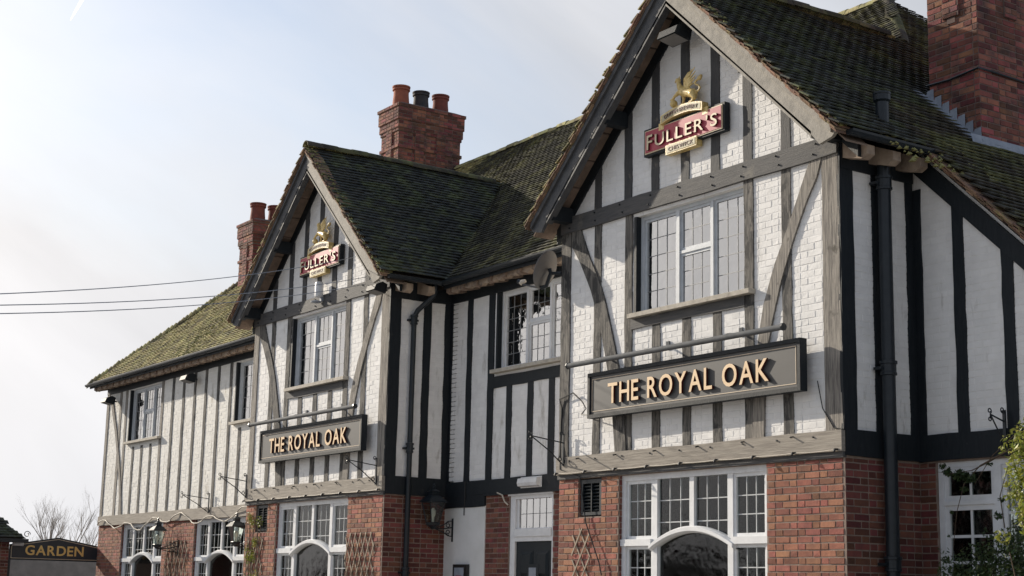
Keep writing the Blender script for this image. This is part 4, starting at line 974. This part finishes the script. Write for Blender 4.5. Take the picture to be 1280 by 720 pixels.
seg((300, 372), (450, 338), .030, .030, -.10, -.10); seg((340, 368), (340, 352), .02, .02); seg((420, 350), (400, 340), .02, .02)
fuse(gp, 'griffin', 'gilt', fs)
copy_tree(fs, None, "red FULLER'S sign with gilded griffin in the gable farther away on the left", (DX+.08, 0, -.02))

# ---- scroll brackets
def scroll(c, r, y_dir, turns=1.3, n=16, start=0, flip=1):
    pts = []
    for i in range(n+1):
        t = i/n; a = start+flip*turns*2*math.pi*t; rr = r*(1-.62*t); pts.append((c[0], c[1]+rr*math.cos(a), c[2]+rr*math.sin(a)))
    return pts
def hanging_bracket(x, yw, z, label, L=.52, top=.14):
    t = thing('hanging_bracket', (x, yw, z), label, 'bracket', 'wrought iron brackets on the wall')
    MB().box(x-.018, x+.018, yw-.075, yw-.058, z-.26, z+.16).build('wall_plate', 'black_metal', t)
    MB().tube([(x, yw-.06, z+.04), (x, yw-.06-L, z+.10)], .008, 6).build('arm', 'black_metal', t)
    MB().tube([(x, yw-.06-L, z+.10), (x, yw-.06-L*.45, z-.07), (x, yw-.07, z-.24)], .008, 6).build('stay', 'black_metal', t)
    for (cy, cz, r, st, fl) in ((yw-.06-L-.01, z+.135, .032, -1.5, 1), (yw-.06-L-.01, z+.055, .028, 1.5, -1), (yw-.095, z+.16, .03, -1.2, -1), (yw-.11, z-.17, .035, 1.2, 1)):
        MB().tube(scroll((x, cy, cz), r, 1, 1.2, 14, st, fl), .0065, 5).build('scroll', 'black_metal', t)
    MB().box(x-.03, x+.03, yw-.06, yw-.01, z-.22, z-.18).build('fixing', 'black_metal', t)
    return t
hanging_bracket(-4.93, 0, 3.40, 'black scrolled basket bracket at the lower left corner of the right gable')
hanging_bracket(-9.93, 0, 3.38, 'black scrolled basket bracket at the right end of the left gable string beam')
hanging_bracket(-14.78, 0, 3.36, 'black scrolled basket bracket at the left corner of the left gable')
hanging_bracket(-19.1, YR, 3.26, 'black scrolled basket bracket at the middle of the long left wing', L=.6)
bk = at(1262, 533, 1, 1.13); hanging_bracket(bk[0], YR, bk[2], 'black scrolled bracket on the shaded bay just above the shrub', L=.22)

# ---- lanterns
def lantern(xw, yw, zw, yl, zl, label, sc_=1.0):
    """wall lantern: scrolled arm at xw on the wall yw, lamp standing at yl with its foot at zl"""
    t = thing('wall_lantern', (xw, yw, zw), label, 'lantern', 'black carriage lanterns on scrolled brackets')
    a = lambda r, h: (r*sc_, h*sc_)
    c = (xw, yl, zl); n = 4
    def sq(r, h, k): ang = math.pi/4+math.pi/2*k; return (xw+r*sc_*math.cos(ang), yl+r*sc_*math.sin(ang), zl+h*sc_)
    cg = MB()
    for k in range(4): cg.tube([sq(.085, .03, k), sq(.155, .30, k)], .008*sc_, 5)
    for r, h in ((.085, .03), (.155, .30)):
        for k in range(4): cg.tube([sq(r, h, k), sq(r, h, k+1)], .009*sc_, 5)
    cg.build('cage', 'black_metal', t, kind='stuff')
    for k in range(4): MB().add([sq(.082, .035, k), sq(.082, .035, k+1), sq(.150, .295, k+1), sq(.150, .295, k)], [(0, 1, 2, 3)]).build('pane', 'glass_dark', t)
    cp = MB(); rings = [(.19, .295), (.185, .31), (.10, .375), (.07, .385), (.07, .43), (.09, .435), (.03, .47)]
    vs = [sq(r, h, k) for r, h in rings for k in range(4)]; fa = [(4*i+k, 4*i+(k+1) % 4, 4*i+4+(k+1) % 4, 4*i+4+k) for i in range(len(rings)-1) for k in range(4)]
    cp.add(vs, fa+[(0, 1, 2, 3), tuple(range(len(vs)-4, len(vs)))]).build('roof', 'black_metal', t)
    MB().lathe(c, [a(.012, .47), a(.022, .485), a(.012, .50), a(.02, .515), a(.003, .545)], 10).build('finial', 'black_metal', t)
    MB().lathe(c, [a(.02, -.05), a(.05, -.02), a(.09, .0), a(.1, .03)], 8).build('foot', 'black_metal', t)
    MB().lathe(c, [a(.018, .03), a(.018, .10), a(.034, .14), a(.036, .19), a(.012, .225)], 10).build('bulb', 'bulb_glass', t, smooth=True)
    zb = zl-.04*sc_
    MB().tube([(xw, yw-.03, zw+.02), (xw, (yw+yl)/2, zb+.0), (xw, yl, zb)], .011, 6).build('arm', 'black_metal', t)
    MB().box(xw-.016, xw+.016, yw-.03, yw-.012, zw-.20, zw+.16).build('wall_plate', 'black_metal', t)
    MB().tube([(xw, yw-.03, zw+.12), (xw, yw-.10, zw+.115), (xw, (yw*.55+yl*.45), zb+.07), (xw, yl+.04, zb)], .009, 6).build('upper_scroll', 'black_metal', t)
    MB().tube([(xw, yw-.03, zw-.12), (xw, yw-.10, zw-.11), (xw, (yw*.55+yl*.45), zb-.06), (xw, yl+.04, zb)], .009, 6).build('lower_scroll', 'black_metal', t)
    for cz, fl in ((zw+.055, 1), (zw-.055, -1)): MB().tube(scroll((xw, yw-.10, cz), .045, 1, 1.2, 14, 1.2*fl, fl), .008, 5).build('scroll', 'black_metal', t)
    return t
lc = at(541, 655, 0, -9.50); lantern(-9.50, YR, 2.48, lc[1], lc[2]-.02, 'black lantern on the white plaster beside the door', 1.2)
for mx_, lx, lz, lab in ((-20.75, 196, 684, 'black lantern on the brick pier between the two far left windows'), (-17.05, 294, 681, 'black lantern in front of the window nearest the left gable')):
    p = at(lx, lz, 0, mx_); lantern(mx_, YR, p[2]+.02, p[1], p[2]+.02, lab, 1.12)

# ---- rainwater and soil pipes
def pipe(pts, r, collars, label, straps=(), shoe=False):
    t = thing('downpipe', (pts[-1][0], pts[-1][1], 0), label, 'pipe')
    MB().tube(pts, r, 14).build('pipe', 'black_metal', t, smooth=True)
    for x, y, z in collars:
        MB().lathe((x, y, z), [(r+.002, -.09), (r+.018, -.085), (r+.018, -.06), (r+.012, -.055), (r+.012, .03), (r+.024, .035), (r+.024, .065), (r+.004, .07)], 14).build('collar', 'black_metal', t)
        MB().box(x-.09-r*.2, x-.0, y-r-.045, y+r+.045, z-.03, z+.0).build('fixing_ear', 'black_metal', t)
    return t
tp = at(1107, 118, 1, .54)
t = pipe([(.13, .54, 0), (.13, .54, tp[2]-.05)], .072, [(.13, .54, 5.98), (.13, .54, 3.95), (.13, .54, 1.9)], 'fat black soil pipe rising through the eaves beside the right gable')
MB().lathe((.13, .54, tp[2]-.08), [(.074, 0), (.095, .02), (.095, .08), (.10, .09), (.10, .11), (.07, .115)], 14).build('vent_cowl', 'black_metal', t)
pipe([(-9.42, .60, 6.33), (-9.42, .60, 6.20), (-9.45, .58, 6.12), (-9.64, .42, 5.90), (-9.68, .38, 5.80), (-9.68, .38, 0)], .042, [(-9.68, .38, 5.76), (-9.68, .38, 3.72), (-9.68, .38, 1.8)], 'thin black downpipe with swan neck on the left gable return wall')

# ---- satellite dish
dc = at(684, 338, 1, -.12); D = Vector((-.85, -.36, .36)).normalized()
t = thing('satellite_dish', dc, 'grey satellite dish seen from behind at the left edge of the right gable', 'satellite dish')
xa = D.cross(Vector((0, 0, 1))).normalized(); za = xa.cross(D); mb = MB(); vs = []; fa = []; nr, na = 6, 28
def dp(r, a, off=0): return Vector(dc)+xa*(math.cos(a)*r*.92)+za*(math.sin(a)*r)+D*(r*r*.55+off)
for off in (0, -.012):
    for i in range(nr+1):
        for k in range(na): vs.append(dp(.27*i/nr+.001, 2*math.pi*k/na, off))
m_ = (nr+1)*na
for i in range(nr):
    for k in range(na):
        a, b, c_, d_ = i*na+k, i*na+(k+1) % na, (i+1)*na+(k+1) % na, (i+1)*na+k; fa += [(a, b, c_, d_), (m_+d_, m_+c_, m_+b, m_+a)]
for k in range(na): fa.append((nr*na+k, nr*na+(k+1) % na, m_+nr*na+(k+1) % na, m_+nr*na+k))
mb.add(vs, fa).build('reflector', 'dish_grey', t, smooth=True)
dv = Vector(dc); MB().tube([dp(.26, -1.57, -.01), dp(.26, -1.57)+D*.30-za*.03], .012, 6).build('feed_arm', 'steel_tube', t)
q = dp(.26, -1.57)+D*.31-za*.03; MB().tube([q, q+za*.03-D*.02, q+za*.06-D*.07], [.03, .034, .022], 10).build('feed_horn', 'cable_pale', t)
MB().tube([q+za*.02, q+za*.02+D*.05], [.03, .03], 8).build('feed_cap', 'black_metal', t)
MB().tube([dv-D*.03+za*.03, dv-D*.07-za*.02, dv-D*.07-za*.2, dp(.25, -1.57, -.03)], .028, 8).build('back_bracket', 'black_metal', t)
MB().tube([dv-D*.07-za*.02, Vector((-5.10, dc[1]+.10, dc[2]-.06))], .022, 8).build('mast', 'black_metal', t)
MB().box(-5.115, -5.09, .0, .14, dc[2]-.16, dc[2]+.06).build('wall_plate', 'black_metal', t)

# ---- lamps, camera, emergency light, notice
def flood(c, label, s=1., tilt=-.5):
    t = thing('floodlight', c, label, 'floodlight', 'floodlights on the wall'); x, y, z = c
    b = MB(); b.prism([(x-.17*s, y-.16*s, z+.05*s), (x-.17*s, y-.20*s, z-.05*s), (x-.17*s, y+.05*s, z-.10*s), (x-.17*s, y+.08*s, z+.07*s), (x-.17*s, y-.02*s, z+.11*s)], (.34*s, 0, 0)); b.build('housing', 'black_timber', t)
    MB().add([(x-.15*s, y-.185*s, z-.062*s), (x+.15*s, y-.185*s, z-.062*s), (x+.15*s, y+.03*s, z-.104*s), (x-.15*s, y+.03*s, z-.104*s)], [(0, 1, 2, 3)]).build('lens', 'rendered_wall', t)
    MB().tube([(x, y+.06*s, z), (x, y+.17*s, z-.01)], .02*s, 6).build('stem', 'black_metal', t)
    return t
fp = at(848, 44, 1, -.24); flood(fp, 'square black floodlight just under the peak of the right gable')
fp = at(238, 473, 1, YR-.2); flood(fp, 'black floodlight under the eaves in the middle of the left wing', .95)
fp = at(138, 501, 1, YR-.2); flood(fp, 'black floodlight at the far left corner of the left wing', .95)
fp = at(474, 361, 1, -.22); flood(fp, 'black floodlight with cables at the right foot of the left gable', .85)
cp_ = at(399, 362, 1, -.12); t = thing('bulkhead_lamp', cp_, 'white cylindrical lamp below the griffin sign on the left gable', 'lamp')
MB().lathe(cp_, [(.05, -.13), (.075, -.12), (.075, .10), (.06, .13)], 14).build('shade', 'plastic_white', t, smooth=True); MB().lathe((cp_[0]-.06, cp_[1]-.02, cp_[2]-.2), [(.03, -.03), (.09, -.015), (.09, .0), (.03, .02)], 12).build('base', 'lead', t)
MB().box(cp_[0]-.03, cp_[0]+.03, -.09, -.01, cp_[2]-.2, cp_[2]-.1).build('bracket', 'lead', t)
t = thing('emergency_light', (-7.31, YR-.04, 3.05), 'white emergency light box on the black beam over the door', 'emergency light')
b = MB(); b.prism([(-7.57, YR-.04, 3.04), (-7.57, YR-.11, 3.055), (-7.57, YR-.125, 3.10), (-7.57, YR-.11, 3.165), (-7.57, YR-.04, 3.18)], (.5, 0, 0)); b.build('diffuser', 'plastic_white', t, smooth=False); MB().box(-7.59, -7.05, YR-.04, YR-.035, 3.03, 3.19).build('back_plate', 'plastic_white', t)
t = thing('menu_case', (-9.18, YR-.06, 1.4), 'small black framed menu case on the white plaster by the door', 'notice case')
MB().box(-9.38, -8.98, YR-.07, YR-.016, 1.35, 1.93).build('case', 'notice', t); MB().box(-9.33, -9.06, YR-.074, YR-.069, 1.4, 1.88).build('sheet', 'lead', t); MB().box(-9.28, -9.12, YR-.077, YR-.073, 1.66, 1.76).build('emblem', 'notice_red', t)

# ---- trellises: every lath its own piece
def trellis(x0, x1, z0, z1, Y, p, ang, label, leafy=0):
    t = thing('trellis', ((x0+x1)/2, Y, z0), label, 'trellis', 'wooden trellises on the brick piers')
    k = math.tan(R(ang)); H = z1-z0; W = x1-x0
    for s_, yy in ((1, -.030), (-1, -.018)):
        c0 = x0-H/k
        while c0 < x1+H/k:
            pts = []
            a, b = (c0, z0), (c0+s_*H/k, z1)
            # clip to the panel
            (xa, za_), (xb, zb_) = a, b; ok = True
            def cl(x, lo): return za_+(x-xa)*(zb_-za_)/(xb-xa)
            P1, P2 = [xa, za_], [xb, zb_]
            for P in (P1, P2):
                if P[0] < x0: P[1] = cl(x0, 0); P[0] = x0
                elif P[0] > x1: P[1] = cl(x1, 0); P[0] = x1
            if min(P1[1], P2[1]) >= z0-1e-6 and max(P1[1], P2[1]) <= z1+1e-6 and abs(P1[1]-P2[1]) > .05:
                d = Vector((P2[0]-P1[0], 0, P2[1]-P1[1])).normalized(); A = Vector((P1[0], Y+yy, P1[1]))-d*.02; Bv = Vector((P2[0], Y+yy, P2[1]))+d*.02; nn = Vector((-d.z, 0, d.x))*.010
                MB().prism([A-nn, A+nn, Bv+nn, Bv-nn], (0, .010, 0)).build('lath', 'trellis_wood', t)
            c0 += p
    return t
trellis(-4.76, -4.40, 1.2, 2.32, 0, .20, 57, 'short pale trellis below the vent on the right gable')
trellis(-10.93, -9.98, 1.2, 2.38, 0, .17, 66, 'brown diamond trellis on the pier right of the left gable window')
trellis(-14.80, -14.05, 1.2, 2.36, 0, .19, 66, 'leafy brown trellis below the ivy covered vent of the left gable')
trellis(-21.45, -20.2, 1.2, 2.45, YR, .22, 66, 'pale trellis with bare climber between the two far left windows')

# ---- plants ----------------------------------------------------------
def leaves(name, m, parent, blobs, n, size, seed=1, **props):
    r_ = np.random.default_rng(seed); V = []; F = []; T = []
    wts = np.array([b[3]**3*b[6] for b in blobs]); wts = wts/wts.sum()
    for _ in range(n):
        b = blobs[r_.choice(len(blobs), p=wts)]; d = r_.normal(size=3); d /= np.linalg.norm(d); rr = b[3]*(r_.random()**.45)
        c = np.array(b[:3])+d*rr*np.array((1, b[4], b[5])); nrm = d*.5+r_.normal(size=3)*.6+np.array((0, 0, .45)); nrm /= np.linalg.norm(nrm)
        u = np.cross(nrm, r_.normal(size=3)); u /= np.linalg.norm(u); v = np.cross(nrm, u); s_ = size*r_.uniform(.6, 1.25); k = len(V)
        V += [c-u*s_, c+v*s_*.42-nrm*s_*.1, c+u*s_, c-v*s_*.42-nrm*s_*.1]; F.append((k, k+1, k+2, k+3)); T += [r_.random()+.001]*4
    o = mesh_raw(name, np.array(V)-np.array(woff(parent) if parent else (0, 0, 0)), F, [m], parent, T, **props); return o
sp = at(1300, 640, 1, -.05); sx = sp[0]
t = thing('climbing_shrub', (sx, -.05, 0), 'tall shrub with sunlit yellow green leaves at the right edge', 'shrub')
bl = []
for (px, py, r, wt) in ((1278, 560, .20, 1), (1290, 600, .26, 1), (1300, 650, .22, 1), (1275, 625, .14, 1.2), (1272, 585, .12, 1.2), (1335, 710, .30, 1), (1310, 560, .3, 1), (1330, 640, .4, 1), (1256, 672, .07, 1.3), (1248, 668, .05, 1.3), (1280, 540, .10, 1), (1290, 520, .08, .8)):
    p = at(px, py, 1, -.05); bl.append((p[0], p[1], p[2], r, 1, 1.1, wt))
leaves('foliage', 'leaf_bright', t, bl, 5200, .030, 3, kind='stuff')
sb = MB()
for px, py in ((1280, 560), (1290, 600), (1275, 640), (1300, 530), (1262, 690)):
    p = at(px, py, 1, -.05); sb.tube([(sx+.1, 0, 0), (sx+.05, .0, .8), (p[0]+.08, .0, p[2]-.5), tuple(p)], [.02, .016, .010, .004], 6)
sb.build('stem', 'twig', t, kind='stuff')
t = thing('dark_shrub', (.9, .55, 0), 'dark green leafy shrub under the shaded ground floor window', 'shrub')
bl = []
for (px, py, r, wt) in ((1190, 715, .20, 1), (1225, 700, .22, 1), (1262, 690, .26, 1.2), (1280, 670, .2, 1), (1180, 690, .09, .8), (1235, 668, .10, .8), (1160, 740, .18, 1), (1215, 745, .3, 1), (1255, 740, .4, 1), (1245, 680, .10, .8), (1220, 690, .08, .8), (1275, 660, .12, .8), (1200, 700, .07, 1)):
    p = at(px, py, 1, .62); bl.append((p[0], p[1], p[2], r, .8, .9, wt))
bl += [(x, .62, z, .35, .8, 1, .5) for x in (.6, 1.0, 1.5) for z in (.4, .8, 1.1)]
leaves('foliage', 'leaf_dark', t, bl, 12000, .026, 4, kind='stuff')
sb = MB()
for i in range(9): x = .4+.15*i; sb.tube([(x, .62, 0), (x+.02, .6, .8), (x+random.uniform(-.1, .1), .6, 1.7)], [.012, .009, .003], 5)
sb.build('stem', 'twig', t, kind='stuff')
t = thing('wall_climber', (.6, 1.0, 0), 'straggling climber with dark leaves across the top of the shaded window', 'climber')
A_ = lambda px, py, y=.98: tuple(at(px, py, 1, y))
sb = MB(); sb.tube([A_(1300, 545, .5), A_(1262, 562, .8), A_(1235, 578), A_(1215, 588), A_(1190, 592), A_(1172, 590)], [.010, .008, .007, .005, .004, .002], 6)
sb.tube([A_(1262, 562, .8), A_(1225, 582), A_(1205, 605), A_(1196, 640), A_(1190, 700)], [.007, .006, .005, .004, .003], 6); sb.tube([A_(1272, 540, .7), A_(1240, 570), A_(1218, 606)], [.006, .005, .002], 6)
sb.tube([A_(1256, 660), A_(1250, 620), A_(1258, 590), A_(1266, 560)], [.006, .005, .004, .003], 5); sb.build('stem', 'twig', t, kind='stuff')
bl = []
for (px, py, r) in ((1185, 590, .07), (1200, 594, .09), (1212, 598, .08), (1178, 583, .05), (1205, 612, .05), (1236, 580, .04), (1190, 640, .03), (1187, 670, .03), (1248, 645, .06), (1252, 625, .04), (1182, 700, .05)):
    p = at(px, py, 1, .98); bl.append((p[0], p[1], p[2], r, .7, .7, 1.))
leaves('foliage', 'leaf_dark', t, bl, 620, .024, 5, kind='stuff')
t = thing('ivy', (-14.4, -.03, 0), 'thin ivy growing over the louvred vent of the left gable', 'ivy')
bl = [(-14.45+random.uniform(-.25, .3), -.04, random.uniform(1.3, 2.95), random.uniform(.05, .12), .4, 1, 1) for _ in range(26)]
leaves('foliage', 'leaf_bright', t, bl, 1000, .020, 6, kind='stuff')
sb = MB()
for i in range(5): x = -14.7+.14*i; sb.tube([(x, -.03, 0)]+[(x+random.uniform(-.08, .08), -.035, z) for z in (.7, 1.2, 1.7, 2.2, 2.7)], .006, 5)
sb.build('stem', 'twig', t, kind='stuff')
def climber(x0, x1, z1, Y, label, n, seed):
    r_ = random.Random(seed); t = thing('bare_climber', ((x0+x1)/2, Y, 0), label, 'climber'); sb = MB()
    for i in range(n):
        p = [r_.uniform(x0, x1), Y-.05, 0]; pts = [tuple(p)]
        while p[2] < z1*r_.uniform(.8, 1.05): p = [p[0]+r_.uniform(-.10, .10), Y-.05-r_.uniform(0, .05), p[2]+r_.uniform(.12, .25)]; pts.append(tuple(p))
        sb.tube(pts, [.009*(1-k/len(pts)*.7) for k in range(len(pts))], 4)
        for q in pts[4:]:
            for _ in range(2): d = (r_.uniform(-.16, .16), -r_.uniform(0, .08), r_.uniform(-.05, .16)); sb.tube([q, (q[0]+d[0], q[1]+d[1], q[2]+d[2])], [.004, .0015], 3)
    sb.build('stem', 'twig', t, kind='stuff'); return t
climber(-21.3, -20.3, 2.7, YR, 'leafless twining climber on the pier between the far left windows', 9, 3)
climber(-10.8, -10.1, 2.3, 0, 'leafless climber stems behind the trellis on the left gable pier', 5, 5)

# ---- cables and wires
def cable(pts, r, m, label, cat='cable', name='wall_cable', holders=0):
    o = MB().tube(pts, r, 5).build(name, m, None, org=pts[0]); o['label'] = label; o['category'] = cat; return o
for dx, lab in ((0, 'string light cable along the pale beam of the right gable'), (DX, 'string light cable along the pale beam of the left gable')):
    t = thing('string_lights', (-2.5+dx, -.07, 3.03), lab, 'string lights', 'string light cables along the gable beams'); pts = []
    n = 8
    for i in range(n):
        a = -5.05+dx+5.0*i/n
        for k in range(6): u = k/6; pts.append((a+5.0/n*u, -.07, 3.045-.008*math.sin(math.pi*u)))
    pts.append((-.05+dx, -.07, 3.045)); MB().tube(pts, .0065, 5).build('cable', 'cable_pale', t)
    for i in range(n+1): x = -5.05+dx+5.0*i/n; MB().tube([(x, -.055, 3.05), (x, -.10, 3.045), (x, -.11, 3.02)], [.012, .016, .014], 6).build('lamp_holder', 'cable', t)
    for i in range(6): x = -4.6+dx+.78*i; MB().tube([(x, -.055, 3.225), (x, -.10, 3.215)], [.008, .011], 5).build('hook', 'cable', t)
pts = []
for i in range(70):
    u = i/69; x = -25.8+11.0*u; pts.append((x, YR-.08-.02*math.sin(i*1.7), 2.86+.09*math.sin(i*.62)+.07*math.sin(i*.23+1)+.015*random.random()+.10*u))
t = thing('rope_light', (-20, YR-.08, 2.9), 'sagging pale rope light cable along the left wing beam', 'rope light'); MB().tube(pts, .013, 6).build('rope', 'cable_pale', t, smooth=True)
cable([(-5.02, -.03, 3.9), (-5.05, -.05, 4.02), (-4.75, -.05, 4.08), (-4.55, -.05, 3.95), (-4.45, -.06, 3.85), (-4.55, -.06, 3.78), (-4.3, -.12, 3.75)], .009, 'cable', 'thin looped cable feeding the name board on the right gable')
cable([(-5.02, -.03, 3.9), (-5.04, -.03, 3.5), (-5.0, -.06, 3.1), (-4.6, -.03, 2.99), (-4.45, -.04, 2.4), (-4.15, -.05, 1.9), (-4.1, -.05, 1.75)], .008, 'cable', 'thin black cable hanging past the vent on the right gable')
cable([(-.35, -.03, 3.8), (-.28, -.03, 3.5), (-.12, -.03, 3.28), (.0, -.03, 3.26)], .006, 'cable', 'short thin cable right of the name board at the gable corner')
cable([(-9.12, YR-.05, 3.2), (-9.11, YR-.05, 2.95), (-9.16, YR-.03, 2.8), (-9.16, YR-.03, 2.68)], .008, 'cable', 'thin cable dropping down the white plaster to the lantern')
cable([(-8.2, YR-.05, 2.99), (-8.05, YR-.06, 2.95), (-7.98, YR-.06, 2.85), (-7.93, YR-.03, 2.80)], .012, 'cable_pale', 'short grey cable curling beside the door frame top')
for i, (y0, ex_, ey_, lab) in enumerate(((363, 445, 321, 'uppermost of the three overhead wires left of the gable'), (374, 459, 346, 'middle one of the three overhead wires left of the gable'), (385, 457, 355, 'lowest of the three overhead wires left of the gable'))):
    a = Vector(at(-120, y0+8, 1, -9)); b = Vector(at(ex_, ey_, 1, -.06)); pts = []
    for k in range(25): u = k/24; p = a.lerp(b, u); p.z -= .5*4*u*(1-u)*.25; pts.append(tuple(p))
    o = MB().tube(pts, .0052, 5).build('overhead_wire', 'lead', None, org=tuple(b)); o['label'] = lab; o['category'] = 'wire'; o['group'] = 'overhead wires to the left gable'

# ---- GARDEN sign, outbuilding, garden wall
gx = -26.0
zl0, zl1, zap = at(12, 699.4, 0, gx)[2], at(13, 680, 0, gx)[2], at(72, 672, 0, gx)[2]
ya, yb = at(12, 690, 0, gx)[1], at(128, 690, 0, gx)[1]
t = thing('garden_sign', (gx, (ya+yb)/2, zl0), 'dark GARDEN sign with peaked top across the side passage', 'sign')
ym = at(72, 690, 0, gx)[1]
P5 = lambda e, x: [(x, ya+e, zl0+e), (x, yb-e, zl0+e), (x, yb-e, zl1-e*.9), (x, ym, zap-e*1.05), (x, ya+e, zl1-e*.9)]
MB().prism(P5(0, gx-.06), (.05, 0, 0)).build('frame', 'black_metal', t)
MB().prism(P5(.035, gx-.012), (.010, 0, 0)).build('trim', 'sign_trim', t)
mat('sign_navy', (.018, .024, .034), (.024, .028, .036), rough=.35, ns=3); mat('sign_yellow', (.72, .48, .16), (.66, .42, .14), rough=.45)
MB().prism(P5(.048, gx-.006), (.010, 0, 0)).build('board', 'sign_navy', t)
l0, l1 = at(31.5, 688, 0, gx)[1], at(104.5, 688, 0, gx)[1]; zc_ = at(68, 688.2, 0, gx)[2]; hh = at(68, 682, 0, gx)[2]-at(68, 694.3, 0, gx)[2]
letters('GARDEN', t, l0, l1, zc_, hh, gx+.008, 'sign_yellow', 'sign_yellow', depth=.010, face='x', bold=.02, gap=.10)
MB().box(gx-.06, gx-.01, ya-.02, ya+.04, 0, zl0).build('post', 'black_metal', t)
ob = thing('outbuilding', (gx-2, ya-2.5, 0), 'low brick outbuilding with tiled hipped roof at the far left edge', 'outbuilding')
x1_, y1_ = gx, ya-.02; ze_ = at(15, 673, 0, gx)[2]
MB().box(x1_-4, x1_, y1_-5, y1_, 0, ze_).build('wall', 'mortar', ob)
BB = Bricks(); BB.wall((x1_, 0, 0), ey, px_, y1_-1.2, y1_, 0, ze_-.05); emit(BB, 'brick', 'brickwork', ['brick_red'], ob, 60)
e_ = .30; MB().add([(x1_-4-e_, y1_-5-e_, ze_), (x1_+e_, y1_-5-e_, ze_), (x1_+e_, y1_+e_, ze_), (x1_-4-e_, y1_+e_, ze_), (x1_-2, y1_-3, ze_+2.0), (x1_-2, y1_-2, ze_+2.0)], [(3, 2, 1, 0), (0, 1, 4), (1, 2, 5, 4), (2, 3, 5), (3, 0, 4, 5)]).build('roof', 'roof_deck', ob)
TT = Tiles(); v_ = np.array((-(2+e_), 0, 2.0)); v_ = v_/np.linalg.norm(v_); H_ = math.hypot(2+e_, 2.0)
TT.plane((x1_+e_, y1_+e_, ze_+.0), (0, -1, 0), v_, [(0, 0), (2+e_, H_), (3+e_, H_), (5, 0)], 0)
V = []; F = []; T = []
for it in TT.items:
    g = tile_geo(it); k = len(V); V += g; fs_ = TF if np.cross(g[1]-g[0], g[4]-g[0])@it[3] > 0 else [tuple(reversed(f)) for f in TF]; F += [tuple(a+k for a in f) for f in fs_]; T += [it[6]]*12
mesh_raw('roof_tiling', np.array(V)-np.array(woff(ob)), F, ['tile_dark'], ob, T, kind='stuff')
MB().box(x1_+e_-.03, x1_+e_+.06, y1_-5, y1_+e_+.04, ze_-.10, ze_-.01).build('gutter', 'black_metal', ob)
MB().tube([(x1_+.1, y1_+.05, ze_-.12), (x1_+.1, y1_+.3, ze_-.12)], .05, 8).build('strip_lamp', 'plastic_white', ob)
sc_t = MB(); sc_t.tube(scroll((x1_+e_+.02, y1_+e_+.0, ze_+.10), .08, 1, 1.2, 14, 0, 1), .01, 5); sc_t.build('scroll', 'black_metal', ob)
gw = MB().box(-34.3, -34.0, -6, 22, 0, 2.45).build('garden_wall', 'rendered_wall', None, org=(-34, 5, 0)); gw['label'] = 'weathered grey wall seen below the GARDEN sign'; gw['category'] = 'wall'

# ---- bare trees beyond
def tree(base, h, seed, label):
    r_ = random.Random(seed); t = thing('bare_tree', base, label, 'tree', 'bare winter trees beyond the garden'); tk = MB(); tw = MB(); cnt = [0]
    def br(p, d, L, r, lev):
        pts = [p]; n = 4; rs_ = [r]
        for i in range(n): d = (d+Vector((r_.gauss(0, .09), r_.gauss(0, .09), r_.gauss(0, .05)+.05))).normalized(); p = p+d*L/n; pts.append(p); rs_.append(r*(1-.55*(i+1)/n))
        (tk if lev < 1 else tw).tube(pts, rs_, 5 if lev < 2 else 3, cap=False)
        if lev >= 4: return
        for k in range(6 if lev == 0 else 4):
            u = r_.uniform(.35, 1) if lev == 0 else r_.uniform(.25, 1); i = min(n-1, int(u*n)); q = pts[i].lerp(pts[i+1], u*n-i); a = r_.uniform(0, 6.28)
            side = Vector((math.cos(a), math.sin(a), .35)); nd = (d*.9+side*r_.uniform(.35, .7)).normalized(); br(q, nd, L*r_.uniform(.45, .65), rs_[i]*.55, lev+1)
    br(Vector(base), Vector((0, 0, 1)), h*.62, h*.018, 0)
    tk.build('trunk', 'bare_bark', t); tw.build('crown', 'bare_bark', t, kind='stuff')
for i, (px, top, dist, lab) in enumerate(((62, 626, 95, 'tallest bare tree left of centre above the GARDEN sign'), (84, 632, 90, 'bare tree rising above the right part of the GARDEN sign'), (48, 642, 100, 'slender bare tree above the word start of the GARDEN sign'), (108, 652, 105, 'faint small bare tree between the GARDEN sign and the pub corner'))):
    d = CR.T @ np.array([(px-640)/1950, (735-360)/1950, 1.]); d[2] = 0; d = d/np.linalg.norm(d); b = CP+d*dist; h = 1.5+(736-top)/1950*dist*.95
    tree((b[0], b[1], 0), h, 11+i, lab)
# far woodland opposite the pub, added to darken the reflections in the panes
wl = []
for i in range(46):
    a = R(200+i*3.4); d = random.uniform(62, 74); wl.append((8*0-6+d*math.cos(a), -8+d*math.sin(a), random.uniform(.6, 1.5), random.uniform(2.2, 3.8), 1, 1.0, 1))
o = leaves('unseen_woodland', 'twig', None, wl, 60000, .36, 9); o['kind'] = 'stuff'; o['label'] = 'brown leafless trees added out of view to darken the window reflections'; o['category'] = 'unseen_woodland'
# contrail
a = Vector(at(88, 25, 1, 2500)); b = Vector(at(106, -6, 1, 2500)); o = MB().tube([tuple(a), tuple(a.lerp(b, .3)), tuple(a.lerp(b, .7)), tuple(b)], [2.5, 6, 9, 10], 10).build('contrail', 'vapour', None, smooth=True, org=tuple(a)); o['kind'] = 'stuff'; o['label'] = 'short white contrail high in the upper left sky'; o['category'] = 'contrail'
